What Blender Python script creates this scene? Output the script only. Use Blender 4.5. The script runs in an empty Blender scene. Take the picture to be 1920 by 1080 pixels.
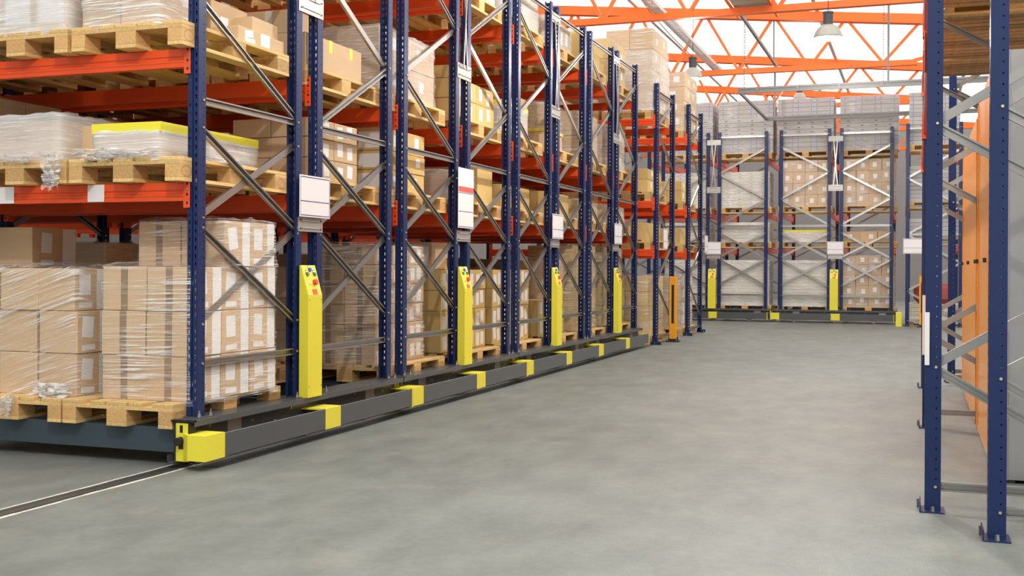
import bpy, math, random
from mathutils import Vector, Matrix, noise
random.seed(7)
S = bpy.context.scene
COL = S.collection

# ------------------------------------------------------------------ camera
cam_d = bpy.data.cameras.new('camera'); cam = bpy.data.objects.new('camera', cam_d); COL.objects.link(cam)
F_PX = 2116.56
cam_d.sensor_width = 36.0; cam_d.lens = F_PX / 1920 * 36.0
cam_d.shift_y = -(540 - 507.93) / 1920
cam_d.clip_end = 200
_R = Vector((0.94103594, 0.33826736, 0.00515255)); _U = Vector((-0.00557772, 0.00028487, 0.99998440))
_F = Vector((-0.33826062, 0.94105, -0.00215483))
M = Matrix((( _R.x, _U.x, -_F.x, 4.0327), (_R.y, _U.y, -_F.y, -5.7655), (_R.z, _U.z, -_F.z, 1.1850), (0, 0, 0, 1)))
cam.matrix_world = M
S.camera = cam

# ------------------------------------------------------------------ light and exposure
S.view_settings.view_transform = 'Standard'; S.view_settings.look = 'None'
S.view_settings.gamma = 1; S.view_settings.use_curve_mapping = False
S.view_settings.exposure = 0.22
W = bpy.data.worlds.new('world'); S.world = W; W.use_nodes = True
W.node_tree.nodes['Background'].inputs[0].default_value = (1.0, 0.99, 0.97, 1)
W.node_tree.nodes['Background'].inputs[1].default_value = 0.80
SKY_L = 1.45          # radiance of the daylit roof glazing
LAMP_W = 420
S.cycles.transparent_max_bounces = 24
S.cycles.max_bounces = 8
S.cycles.caustics_reflective = False; S.cycles.caustics_refractive = False

# ------------------------------------------------------------------ materials
def mat(name, col, rough=0.5, metal=0.0, spec=None, noise_amt=0.0, nscale=8.0, stretch=(1, 1, 1), rnd=0.0, bump=0.0, emit=None, coat=0.0):
    m = bpy.data.materials.new(name); m.use_nodes = True
    nt = m.node_tree; N = nt.nodes; L = nt.links
    b = N['Principled BSDF']
    b.inputs['Base Color'].default_value = (*col, 1)
    b.inputs['Roughness'].default_value = rough; b.inputs['Metallic'].default_value = metal
    if spec is not None: b.inputs['Specular IOR Level'].default_value = spec
    if coat: b.inputs['Coat Weight'].default_value = coat; b.inputs['Coat Roughness'].default_value = 0.15
    if emit:
        b.inputs['Emission Color'].default_value = (*emit[:3], 1); b.inputs['Emission Strength'].default_value = emit[3]
    if noise_amt or rnd or bump:
        tc = N.new('ShaderNodeTexCoord'); mp = N.new('ShaderNodeMapping'); mp.inputs['Scale'].default_value = stretch
        L.new(tc.outputs['Object'], mp.inputs['Vector'])
        nz = N.new('ShaderNodeTexNoise'); nz.inputs['Scale'].default_value = nscale; nz.inputs['Detail'].default_value = 6
        L.new(mp.outputs[0], nz.inputs['Vector'])
        oi = N.new('ShaderNodeObjectInfo')
        a = N.new('ShaderNodeMath'); a.operation = 'MULTIPLY_ADD'; a.inputs[1].default_value = noise_amt * 2; a.inputs[2].default_value = 1 - noise_amt
        L.new(nz.outputs['Fac'], a.inputs[0])
        c = N.new('ShaderNodeMath'); c.operation = 'MULTIPLY_ADD'; c.inputs[1].default_value = rnd * 2; c.inputs[2].default_value = -rnd
        L.new(oi.outputs['Random'], c.inputs[0])
        d = N.new('ShaderNodeMath'); d.operation = 'ADD'; L.new(a.outputs[0], d.inputs[0]); L.new(c.outputs[0], d.inputs[1])
        v = N.new('ShaderNodeVectorMath'); v.operation = 'SCALE'; v.inputs[0].default_value = col
        L.new(d.outputs[0], v.inputs['Scale']); L.new(v.outputs[0], b.inputs['Base Color'])
        if bump:
            bp = N.new('ShaderNodeBump'); bp.inputs['Strength'].default_value = bump; bp.inputs['Distance'].default_value = 0.01
            L.new(nz.outputs['Fac'], bp.inputs['Height']); L.new(bp.outputs[0], b.inputs['Normal'])
    return m

BLUE = mat('blue_paint', (0.013, 0.027, 0.098), 0.32, spec=0.3, noise_amt=0.06, nscale=20)
ORANGE = mat('orange_paint', (0.84, 0.085, 0.012), 0.33, coat=0.3, noise_amt=0.04, nscale=5)
TRUSS = mat('truss_orange', (0.95, 0.17, 0.012), 0.45)
DGREY = mat('base_grey', (0.075, 0.08, 0.082), 0.38, coat=0.2)
BGREY = mat('side_beam_grey', (0.045, 0.068, 0.085), 0.4, coat=0.2)
BLACK = mat('black', (0.012, 0.012, 0.012), 0.5)
YEL = mat('yellow_paint', (0.80, 0.71, 0.05), 0.42)
AMBER = mat('amber_paint', (0.86, 0.36, 0.01), 0.4)
ZINC = mat('galvanised', (0.40, 0.39, 0.37), 0.33, metal=0.85, noise_amt=0.1, nscale=14)
RAILG = mat('rail_grey', (0.20, 0.20, 0.195), 0.5, metal=0.4)
ZPLATE = mat('galvanised_plate', (0.46, 0.45, 0.43), 0.42, metal=0.6, noise_amt=0.1, nscale=10)
BRASS = mat('bolt_metal', (0.75, 0.62, 0.35), 0.3, metal=0.9)
WOODN = mat('pallet_wood', (0.70, 0.47, 0.19), 0.7, noise_amt=0.42, nscale=5, stretch=(12, 1.2, 12), rnd=0.16, bump=0.3)
WOODB = mat('pallet_block_wood', (0.60, 0.36, 0.14), 0.75, noise_amt=0.3, nscale=9, stretch=(6, 2, 6), rnd=0.18, bump=0.3)
WOODD = mat('stored_timber', (0.62, 0.41, 0.17), 0.7, noise_amt=0.3, nscale=5, stretch=(10, 1, 10), rnd=0.35)
CARD = mat('cardboard', (0.60, 0.42, 0.245), 0.75, noise_amt=0.07, nscale=6, stretch=(1, 1, 4), rnd=0.09)
CARDY = mat('cardboard_yellowish', (0.64, 0.44, 0.165), 0.75, noise_amt=0.07, nscale=6, rnd=0.09)
TAPE = mat('brown_tape', (0.30, 0.19, 0.10), 0.3, noise_amt=0.1)
TAPEC = mat('clear_tape', (0.62, 0.56, 0.48), 0.15, noise_amt=0.25, nscale=60)
PAPER = mat('paper_label', (0.84, 0.82, 0.80), 0.6, noise_amt=0.05, nscale=60, stretch=(1, 1, 5))
WHITEB = mat('white_board', (0.85, 0.82, 0.82), 0.4)
BLUELINE = mat('blue_line', (0.05, 0.05, 0.22), 0.4)
REDLINE = mat('red_stripe', (0.75, 0.12, 0.10), 0.4)
REDB = mat('red_button', (0.85, 0.05, 0.03), 0.3)
REDL = mat('red_plate', (0.75, 0.09, 0.02), 0.4)
BLUEB = mat('blue_button', (0.02, 0.10, 0.65), 0.3)
GREENB = mat('green_button', (0.03, 0.18, 0.10), 0.3)
GLOW = mat('lit_button', (0.8, 0.9, 1), 0.3, emit=(0.75, 0.88, 1.0, 4))
YTAPE = mat('yellow_wrap_band', (0.84, 0.76, 0.05), 0.4)
FLATW = mat('white_flat_pack', (0.66, 0.62, 0.50), 0.55, noise_amt=0.06, nscale=10, rnd=0.12)
FLATG = mat('grey_flat_pack', (0.44, 0.42, 0.41), 0.55, noise_amt=0.06, nscale=10, rnd=0.10)
FLATD = mat('flat_pack_slots', (0.10, 0.09, 0.09), 0.7)
BLUEP = mat('blue_print', (0.16, 0.22, 0.45), 0.6)
SHEET = mat('galvanised_sheet', (0.40, 0.39, 0.385), 0.42, metal=0.55, noise_amt=0.22, nscale=3.5, bump=0.05)
ORSHEET = mat('orange_steel_sheet', (0.95, 0.36, 0.05), 0.38, coat=0.3, noise_amt=0.05, nscale=2)
WALLM = mat('wall_grey', (0.30, 0.29, 0.28), 0.8, noise_amt=0.05)
CEILM = mat('roof_white', (0.85, 0.85, 0.83), 0.8)
LAMPG = mat('lamp_reflector', (0.42, 0.42, 0.38), 0.45, metal=0.3)
LAMPB = mat('lamp_housing', (0.06, 0.065, 0.07), 0.5)
GLASSY = mat('roof_glazing', (0.8, 0.8, 0.8), 0.6, emit=(1.0, 0.985, 0.955, SKY_L))
BULB = mat('bulb', (1, 1, 1), 0.5, emit=(1, 0.97, 0.9, 12))
HVAC = mat('heater_cream', (0.62, 0.60, 0.50), 0.5)
REDBAG = mat('red_sack', (0.35, 0.07, 0.05), 0.6, noise_amt=0.3, nscale=20)
RAILW = mat('rail_edge_paint', (0.62, 0.60, 0.50), 0.8, noise_amt=0.3, nscale=30)
RAILD = mat('floor_rail_steel', (0.10, 0.10, 0.10), 0.35, metal=0.6, noise_amt=0.2, nscale=20)

def film(name, base, glint, scale=3.2, zs=42.0, tint=(0.95, 0.95, 0.95), rot=(0.02, 0.03, 0)):
    m = bpy.data.materials.new(name); m.use_nodes = True
    nt = m.node_tree; N = nt.nodes; L = nt.links
    b = N['Principled BSDF']; out = N['Material Output']
    b.inputs['Base Color'].default_value = (*tint, 1); b.inputs['Roughness'].default_value = 0.16
    b.inputs['Specular IOR Level'].default_value = 0.8
    tc = N.new('ShaderNodeTexCoord'); mp = N.new('ShaderNodeMapping'); mp.inputs['Scale'].default_value = (1, 1, zs)
    vr = N.new('ShaderNodeVectorRotate'); vr.rotation_type = 'EULER_XYZ'; vr.inputs['Rotation'].default_value = rot
    L.new(tc.outputs['Object'], vr.inputs['Vector']); L.new(vr.outputs[0], mp.inputs['Vector'])
    nz = N.new('ShaderNodeTexNoise'); nz.inputs['Scale'].default_value = scale; nz.inputs['Detail'].default_value = 8; nz.inputs['Roughness'].default_value = 0.65
    L.new(mp.outputs[0], nz.inputs['Vector'])
    r = N.new('ShaderNodeValToRGB'); r.color_ramp.elements[0].position = 0.515; r.color_ramp.elements[1].position = 0.60
    L.new(nz.outputs['Fac'], r.inputs[0])
    n2 = N.new('ShaderNodeTexNoise'); n2.inputs['Scale'].default_value = 2.2; n2.inputs['Detail'].default_value = 3
    L.new(tc.outputs['Object'], n2.inputs['Vector'])
    r2 = N.new('ShaderNodeValToRGB'); r2.color_ramp.elements[0].position = 0.42; r2.color_ramp.elements[1].position = 0.66
    L.new(n2.outputs['Fac'], r2.inputs[0])
    mu = N.new('ShaderNodeMath'); mu.operation = 'MULTIPLY_ADD'; mu.inputs[1].default_value = 0.8; mu.inputs[2].default_value = 0.2
    L.new(r2.outputs[0], mu.inputs[0])
    m2 = N.new('ShaderNodeMath'); m2.operation = 'MULTIPLY'; L.new(r.outputs[0], m2.inputs[0]); L.new(mu.outputs[0], m2.inputs[1])
    a = N.new('ShaderNodeMath'); a.operation = 'MULTIPLY_ADD'; a.use_clamp = True; a.inputs[1].default_value = glint; a.inputs[2].default_value = base  # glints on the wrap painted in as streaks of opaque white
    L.new(m2.outputs[0], a.inputs[0])
    bp = N.new('ShaderNodeBump'); bp.inputs['Strength'].default_value = 0.55; bp.inputs['Distance'].default_value = 0.02
    L.new(nz.outputs['Fac'], bp.inputs['Height']); L.new(bp.outputs[0], b.inputs['Normal'])
    tr = N.new('ShaderNodeBsdfTransparent'); mx = N.new('ShaderNodeMixShader')
    L.new(a.outputs[0], mx.inputs[0]); L.new(tr.outputs[0], mx.inputs[1]); L.new(b.outputs[0], mx.inputs[2]); L.new(mx.outputs[0], out.inputs['Surface'])
    return m
FILM = film('stretch_film_clear', 0.07, 0.95)
FILMD = film('stretch_film_slanted', 0.07, 0.95, rot=(0.1, 0.30, 0))
FILMM = film('stretch_film_milky', 0.26, 0.85)
FILMW = film('stretch_film_white', 0.48, 0.60)

def floor_mat():
    m = bpy.data.materials.new('screed_floor'); m.use_nodes = True
    nt = m.node_tree; N = nt.nodes; L = nt.links; b = N['Principled BSDF']
    tc = N.new('ShaderNodeTexCoord')
    n1 = N.new('ShaderNodeTexNoise'); n1.inputs['Scale'].default_value = 0.7; n1.inputs['Detail'].default_value = 9; n1.inputs['Roughness'].default_value = 0.62
    L.new(tc.outputs['Object'], n1.inputs['Vector'])
    mp = N.new('ShaderNodeMapping'); mp.inputs['Scale'].default_value = (2.2, 1.1, 1); mp.inputs['Rotation'].default_value = (0, 0, 0.25)
    L.new(tc.outputs['Object'], mp.inputs['Vector'])
    n2 = N.new('ShaderNodeTexNoise'); n2.inputs['Scale'].default_value = 2.0; n2.inputs['Detail'].default_value = 8
    L.new(mp.outputs[0], n2.inputs['Vector'])
    ad = N.new('ShaderNodeMath'); ad.operation = 'MULTIPLY_ADD'; ad.inputs[1].default_value = 0.5
    L.new(n2.outputs['Fac'], ad.inputs[0]); 
    h = N.new('ShaderNodeMath'); h.operation = 'MULTIPLY'; h.inputs[1].default_value = 0.5; L.new(n1.outputs['Fac'], h.inputs[0]); L.new(h.outputs[0], ad.inputs[2])
    r = N.new('ShaderNodeValToRGB'); e = r.color_ramp.elements
    e[0].position = 0.34; e[0].color = (0.125, 0.135, 0.126, 1); e[1].position = 0.66; e[1].color = (0.200, 0.213, 0.198, 1)
    L.new(ad.outputs[0], r.inputs[0])
    n3 = N.new('ShaderNodeTexNoise'); n3.inputs['Scale'].default_value = 90; n3.inputs['Detail'].default_value = 4
    L.new(tc.outputs['Object'], n3.inputs['Vector'])
    r3 = N.new('ShaderNodeValToRGB'); r3.color_ramp.elements[0].position = 0.70; r3.color_ramp.elements[1].position = 0.76
    L.new(n3.outputs['Fac'], r3.inputs[0])
    mx = N.new('ShaderNodeMix'); mx.data_type = 'RGBA'; mx.inputs['B'].default_value = (0.42, 0.41, 0.37, 1)
    sc = N.new('ShaderNodeMath'); sc.operation = 'MULTIPLY'; sc.inputs[1].default_value = 0.6; L.new(r3.outputs[0], sc.inputs[0])
    L.new(sc.outputs[0], mx.inputs['Factor']); L.new(r.outputs[0], mx.inputs['A'])
    # scattered yellowish worn stains
    n4 = N.new('ShaderNodeTexNoise'); n4.inputs['Scale'].default_value = 2.1; n4.inputs['Detail'].default_value = 5
    L.new(tc.outputs['Object'], n4.inputs['Vector'])
    r4 = N.new('ShaderNodeValToRGB'); r4.color_ramp.elements[0].position = 0.58; r4.color_ramp.elements[1].position = 0.74
    L.new(n4.outputs['Fac'], r4.inputs[0])
    s4 = N.new('ShaderNodeMath'); s4.operation = 'MULTIPLY'; s4.inputs[1].default_value = 0.22; L.new(r4.outputs[0], s4.inputs[0])
    my = N.new('ShaderNodeMix'); my.data_type = 'RGBA'; my.inputs['B'].default_value = (0.36, 0.34, 0.24, 1)
    L.new(s4.outputs[0], my.inputs['Factor']); L.new(mx.outputs['Result'], my.inputs['A']); 
    n5 = N.new('ShaderNodeTexNoise'); n5.inputs['Scale'].default_value = 16; n5.inputs['Detail'].default_value = 10; n5.inputs['Roughness'].default_value = 0.75
    L.new(tc.outputs['Object'], n5.inputs['Vector'])
    m5 = N.new('ShaderNodeMath'); m5.operation = 'MULTIPLY_ADD'; m5.inputs[1].default_value = 0.55; m5.inputs[2].default_value = 0.74; L.new(n5.outputs['Fac'], m5.inputs[0])
    v5 = N.new('ShaderNodeVectorMath'); v5.operation = 'SCALE'; L.new(my.outputs['Result'], v5.inputs[0]); L.new(m5.outputs[0], v5.inputs['Scale'])
    L.new(v5.outputs[0], b.inputs['Base Color'])
    rr = N.new('ShaderNodeMapRange'); rr.inputs['To Min'].default_value = 0.42; rr.inputs['To Max'].default_value = 0.62
    L.new(n1.outputs['Fac'], rr.inputs['Value']); L.new(rr.outputs[0], b.inputs['Roughness'])
    b.inputs['Specular IOR Level'].default_value = 0.4
    bp = N.new('ShaderNodeBump'); bp.inputs['Strength'].default_value = 0.12; bp.inputs['Distance'].default_value = 0.01
    L.new(n3.outputs['Fac'], bp.inputs['Height']); L.new(bp.outputs[0], b.inputs['Normal'])
    return m
FLOORM = floor_mat()

# ------------------------------------------------------------------ mesh builder
class MB:
    def __init__(s): s.v = []; s.f = []; s.m = []; s.mats = []
    def mi(s, m):
        if m not in s.mats: s.mats.append(m)
        return s.mats.index(m)
    def face(s, idx, m): s.f.append(idx); s.m.append(s.mi(m))
    def box(s, x0, x1, y0, y1, z0, z1, m, b=0.0):
        if b <= 0:
            n = len(s.v)
            s.v += [(x0, y0, z0), (x1, y0, z0), (x1, y1, z0), (x0, y1, z0), (x0, y0, z1), (x1, y0, z1), (x1, y1, z1), (x0, y1, z1)]
            for q in ((0, 3, 2, 1), (4, 5, 6, 7), (0, 1, 5, 4), (1, 2, 6, 5), (2, 3, 7, 6), (3, 0, 4, 7)): s.face([n + i for i in q], m)
            return
        # chamfered box
        n = len(s.v); P = {}
        X = (x0, x1); Y = (y0, y1); Z = (z0, z1); sg = (1, -1)
        for i in (0, 1):
            for j in (0, 1):
                for k in (0, 1):
                    P[i, j, k, 0] = len(s.v); s.v.append((X[i], Y[j] + sg[j] * b, Z[k] + sg[k] * b))
                    P[i, j, k, 1] = len(s.v); s.v.append((X[i] + sg[i] * b, Y[j], Z[k] + sg[k] * b))
                    P[i, j, k, 2] = len(s.v); s.v.append((X[i] + sg[i] * b, Y[j] + sg[j] * b, Z[k]))
        def q(l, flip): s.face(l[::-1] if flip else l, m)
        for i in (0, 1): q([P[i, 0, 0, 0], P[i, 1, 0, 0], P[i, 1, 1, 0], P[i, 0, 1, 0]], i == 0)
        for j in (0, 1): q([P[0, j, 0, 1], P[1, j, 0, 1], P[1, j, 1, 1], P[0, j, 1, 1]], j == 1)
        for k in (0, 1): q([P[0, 0, k, 2], P[1, 0, k, 2], P[1, 1, k, 2], P[0, 1, k, 2]], k == 0)
        for i in (0, 1):
            for j in (0, 1): q([P[i, j, 0, 0], P[i, j, 0, 1], P[i, j, 1, 1], P[i, j, 1, 0]], i != j)
            for k in (0, 1): q([P[i, 0, k, 0], P[i, 0, k, 2], P[i, 1, k, 2], P[i, 1, k, 0]], i == k)
        for j in (0, 1):
            for k in (0, 1): q([P[0, j, k, 1], P[0, j, k, 2], P[1, j, k, 2], P[1, j, k, 1]], j != k)
        for i in (0, 1):
            for j in (0, 1):
                for k in (0, 1): q([P[i, j, k, 0], P[i, j, k, 1], P[i, j, k, 2]], (i + j + k) % 2 == 0)
    def extr(s, prof, p0, p1, u, v, m):
        """extrude 2D outline prof along p0->p1 with axes u, v"""
        p0 = Vector(p0); p1 = Vector(p1); u = Vector(u); v = Vector(v); n = len(s.v); k = len(prof)
        for p in (p0, p1):
            for a, c in prof: s.v.append(tuple(p + u * a + v * c))
        for i in range(k): s.face([n + i, n + (i + 1) % k, n + k + (i + 1) % k, n + k + i], m)
        s.face([n + i for i in range(k)][::-1], m); s.face([n + k + i for i in range(k)], m)
    def cyl(s, p0, p1, r0, r1, m, n=12):
        p0 = Vector(p0); p1 = Vector(p1); d = (p1 - p0).normalized()
        u = d.orthogonal().normalized(); v = d.cross(u); k = len(s.v)
        for p, r in ((p0, r0), (p1, r1)):
            for i in range(n):
                a = 2 * math.pi * i / n; s.v.append(tuple(p + u * (r * math.cos(a)) + v * (r * math.sin(a))))
        for i in range(n): s.face([k + i, k + (i + 1) % n, k + n + (i + 1) % n, k + n + i], m)
        s.face([k + i for i in range(n)][::-1], m); s.face([k + n + i for i in range(n)], m)
    def lathe(s, c, prof, m, n=28):
        k = len(s.v); c = Vector(c)
        for r, z in prof:
            for i in range(n):
                a = 2 * math.pi * i / n; s.v.append((c.x + r * math.cos(a), c.y + r * math.sin(a), c.z + z))
        for j in range(len(prof) - 1):
            for i in range(n): s.face([k + j * n + i, k + j * n + (i + 1) % n, k + (j + 1) * n + (i + 1) % n, k + (j + 1) * n + i], m)
    def mesh(s, name):
        me = bpy.data.meshes.new(name); me.from_pydata(s.v, [], s.f); me.validate()
        for m in s.mats: me.materials.append(m)
        me.polygons.foreach_set('material_index', s.m[:len(me.polygons)]); me.update()
        return me

def obj(name, me, parent=None, loc=(0, 0, 0), rz=0.0):
    if isinstance(me, MB): me = me.mesh(name)
    o = bpy.data.objects.new(name, me); COL.objects.link(o)
    o.location = loc; o.rotation_euler = (0, 0, rz)
    if parent is not None: o.parent = parent
    return o
def tag(o, label, cat, group=None, kind=None):
    o['label'] = label
    if cat: o['category'] = cat
    if group: o['group'] = group
    if kind: o['kind'] = kind
    return o
def thing(name, label, cat, loc=(0, 0, 0), rz=0.0, group=None):
    return tag(obj(name, None, None, loc, rz), label, cat, group)
def struct(name, me, label=None):
    o = obj(name, me); o['kind'] = 'structure'
    if label: o['label'] = label
    return o
def dup(o, parent=None):
    c = o.copy(); COL.objects.link(c)
    if parent is not None: c.parent = parent
    for ch in list(o.children): dup(ch, c)
    return c

# ------------------------------------------------------------------ the hall
b = MB(); b.box(-16, 15, -12, 44, -0.1, 0.0, FLOORM); struct('floor', b)
def roof_z(x): return 8.05 - 0.095 * (x + 4.2)
b = MB()
n = len(b.v); xs = (-16, 15)
for z0 in (0.10, 0.30):
    for x in xs:
        for y in (-12, 44): b.v.append((x, y, roof_z(x) + z0))
for q in ((0, 1, 3, 2), (4, 6, 7, 5), (0, 2, 6, 4), (1, 5, 7, 3), (0, 4, 5, 1), (2, 3, 7, 6)): b.face(list(q), CEILM)
struct('ceiling', b)
k = 1; y = -11.6
while y < 43:
    b = MB(); y1 = y + 2.72
    for z0 in (0.04, 0.08):
        for x in (-15.8, 14.8):
            for yy in (y, y1): b.v.append((x, yy, roof_z(x) + z0))
    for q in ((0, 1, 3, 2), (4, 6, 7, 5), (0, 2, 6, 4), (1, 5, 7, 3), (0, 4, 5, 1), (2, 3, 7, 6)): b.face(list(q), GLASSY)
    struct('window_%d' % k, b, 'daylit white roof glazing panel'); k += 1; y += 2.8
b = MB(); b.box(-16, 15, 44, 44.2, 0, 11, WALLM); struct('wall_back', b)
b = MB(); b.box(-6.5, -6.3, -12, 44, 0, 11, WALLM); struct('wall_left', b)
b = MB(); b.box(15, 15.2, -12, 44, 0, 11, WALLM); struct('wall_right', b)

# floor rails of the mobile racks
def floor_rail(x, label):
    o = thing('floor_rail', label, 'floor rail', (x, -4.0, 0), group='floor rails of the mobile racks')
    b = MB(); b.box(-0.055, 0.055, 0, 15.6, 0.0005, 0.002, RAILD)
    b.box(-0.040, -0.030, 0, 15.6, 0.002, 0.0045, DGREY); b.box(0.030, 0.040, 0, 15.6, 0.002, 0.0045, DGREY); obj('rail_bed', b, o)
    for sx in (-1, 1):
        b = MB(); random.seed(3 + sx)
        yy = 0
        while yy < 3.9:
            w = random.uniform(0.010, 0.020) * (1.5 if sx > 0 and yy > 2 else 1); c = sx * (0.068 + random.uniform(-.003, .003)); L = random.uniform(0.06, 0.22)
            b.box(c - w / 2, c + w / 2, yy, yy + L, 0.0005, 0.0018, RAILW); yy += L
        obj('painted_edge', b, o)
    return o
floor_rail(-0.085, 'steel floor rail with pale edges leading to the yellow end plate of the nearest rack')
o = thing('floor_rail', 'dark steel floor strip running under the grey bumper bars of the left racks', 'floor rail', (0.07, 0, 0))
b = MB(); b.box(-0.03, 0.09, -0.1, 11.5, 0.0005, 0.003, RAILD); b.box(-0.035, -0.03, -0.1, 11.5, 0.0005, 0.006, ZINC); b.box(0.085, 0.09, -0.1, 11.5, 0.0005, 0.005, DGREY); obj('rail_bed', b, o)

# ------------------------------------------------------------------ rack parts (rack-local: front plane x=0 facing +x, depth along +y)
_UP = {}
def upright_mesh(H, holes=True):
    key = (round(H, 3), holes)
    if key in _UP: return _UP[key]
    b = MB(); W2 = 0.0375; D = 0.075; g = 0.006
    def strip(p, q, z, cols, first=None):
        """vertical strip between 2D points p,q, holes at cols=[(centre 0..1, halfwidth)]"""
        L = (Vector(q) - Vector(p)).length
        cuts = [0]
        for c, w in cols: cuts += [c - w / L, c + w / L]
        cuts += [1]
        def P(t, z): return (p[0] + (q[0] - p[0]) * t, p[1] + (q[1] - p[1]) * t, z)
        za = 0.0; rows = []
        zz = 0.10
        zs = [0.0]
        while zz < H - 0.06: zs += [zz, zz + z]; zz += 0.05
        zs += [H]
        base = len(b.v); nc = len(cuts)
        for r, zv in enumerate(zs):
            for ci, t in enumerate(cuts):
                # taper hole bottoms (keyhole)
                if z > 0.015 and 0 < r < len(zs) - 1 and r % 2 == 1 and 0 < ci < nc - 1:
                    c, w = cols[(ci - 1) // 2]; t = c + (t - c) * 0.45
                b.v.append(P(t, zv))
        for r in range(len(zs) - 1):
            for ci in range(nc - 1):
                if r % 2 == 1 and ci % 2 == 1: continue
                i = base + r * nc + ci
                b.face([i, i + 1, i + nc + 1, i + nc], BLUE)
    hz = 0.024
    if holes:
        strip((-W2, 0), (-g, 0), hz, [(0.5, 0.0058)]); strip((g, 0), (W2, 0), hz, [(0.5, 0.0058)])
        strip((W2, 0), (W2, D), 0.007, [(0.70, 0.0035)]); strip((-W2, D), (-W2, 0), 0.007, [(0.30, 0.0035)])
    else:
        for p, q in (((-W2, 0), (-g, 0)), ((g, 0), (W2, 0)), ((W2, 0), (W2, D)), ((-W2, D), (-W2, 0))):
            n = len(b.v); b.v += [(p[0], p[1], 0), (q[0], q[1], 0), (q[0], q[1], H), (p[0], p[1], H)]; b.face([n, n + 1, n + 2, n + 3], BLUE)
    for p, q in (((-g, 0), (-g * .5, 0.009)), ((-g * .5, 0.009), (g * .5, 0.009)), ((g * .5, 0.009), (g, 0)), ((W2, D), (W2 - 0.016, D)), ((W2 - 0.016, D), (W2 - 0.016, D - 0.008)), ((-W2 + 0.016, D), (-W2, D)), ((-W2 + 0.016, D - 0.008), (-W2 + 0.016, D))):
        n = len(b.v); b.v += [(p[0], p[1], 0), (q[0], q[1], 0), (q[0], q[1], H), (p[0], p[1], H)]; b.face([n, n + 1, n + 2, n + 3], BLUE)
    _UP[key] = b.mesh('upright'); return _UP[key]

CH = 0.045
def brace_mesh(y0, z0, y1, z1, xc, opn, bolts=True):
    """C channel from (y0,z0) to (y1,z1) in plane x=xc; opn: open side faces +x"""
    b = MB(); d = Vector((0, y1 - y0, z1 - z0)); L = d.length; d /= L
    w = Vector((0, -d.z, d.y)); x = Vector((1, 0, 0)); h = CH / 2; t = 0.003; dp = 0.022
    prof = [(-h, 0), (h, 0), (h, dp), (h - 0.009, dp), (h - 0.009, dp - t), (h - t, dp - t), (h - t, t), (-h + t, t), (-h + t, dp - t), (-h + 0.009, dp - t), (-h + 0.009, dp), (-h, dp)]
    if not opn: prof = [(a, -c) for a, c in prof]
    b.extr(prof, (xc, y0, z0), (xc, y1, z1), w, x, ZINC)
    return b

BF = [(0, 0), (0.05, 0), (0.05, 0.11), (0, 0.11), (-0.004, 0.104), (-0.004, 0.066), (0.003, 0.058), (0.003, 0.046), (-0.004, 0.040), (-0.004, 0.028), (0.0, 0.024)]
def beam_part(root, x0, x1, yface, ztop, side, labels=()):
    """beam along x from x0 (near) to x1; outer face at yface looking towards side (-1: -y, +1: +y)"""
    b = MB(); sy = -side
    b.extr([(a * sy, c) for a, c in BF], (x0, yface, ztop - 0.11), (x1, yface, ztop - 0.11), (0, 1, 0), (0, 0, 1), ORANGE)
    bm = obj('beam', b, root)
    zc = ztop - 0.048
    for xa, dirn in ((x0, 1), (x1, -1)):
        c = MB(); ya = yface + side * 0.004; yb = yface + side * 0.0085
        x_in = xa - 0.012 * dirn; x_out = xa + 0.034 * dirn
        lo, hi = sorted((x_in, x_out)); yl, yh = sorted((ya, yb))
        c.box(lo, hi, yl, yh, zc - 0.105, zc + 0.105, ORANGE, 0.0015)
        lo, hi = sorted((xa - 0.012 * dirn, xa - 0.007 * dirn)); yl, yh = sorted((ya, yface - side * 0.055))
        c.box(lo, hi, yl, yh, zc - 0.105, zc + 0.105, ORANGE)
        for zz in (-0.075, -0.025, 0.04, 0.08):
            mx = (x_in + x_out) / 2 + 0.004 * dirn; yl, yh = sorted((yb, yb + side * 0.0008))
            c.box(mx - 0.006, mx + 0.006, yl, yh, zc + zz - 0.008, zc + zz + 0.008, BLACK)
        c.cyl((mx + 0.002, yb, zc + 0.005), (mx + 0.002, yb + side * 0.006, zc + 0.005), 0.006, 0.006, ZINC, 8)
        obj('connector', c, bm)
    for la, lb in labels:
        c = MB(); yl, yh = sorted((yface + side * 0.0045, yface + side * 0.0062)); c.box(la, lb, yl, yh, ztop - 0.108, ztop - 0.003, PAPER)
        p = obj('location_label', c, bm); p['label'] = 'blank white shelf label'
    return bm

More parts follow.
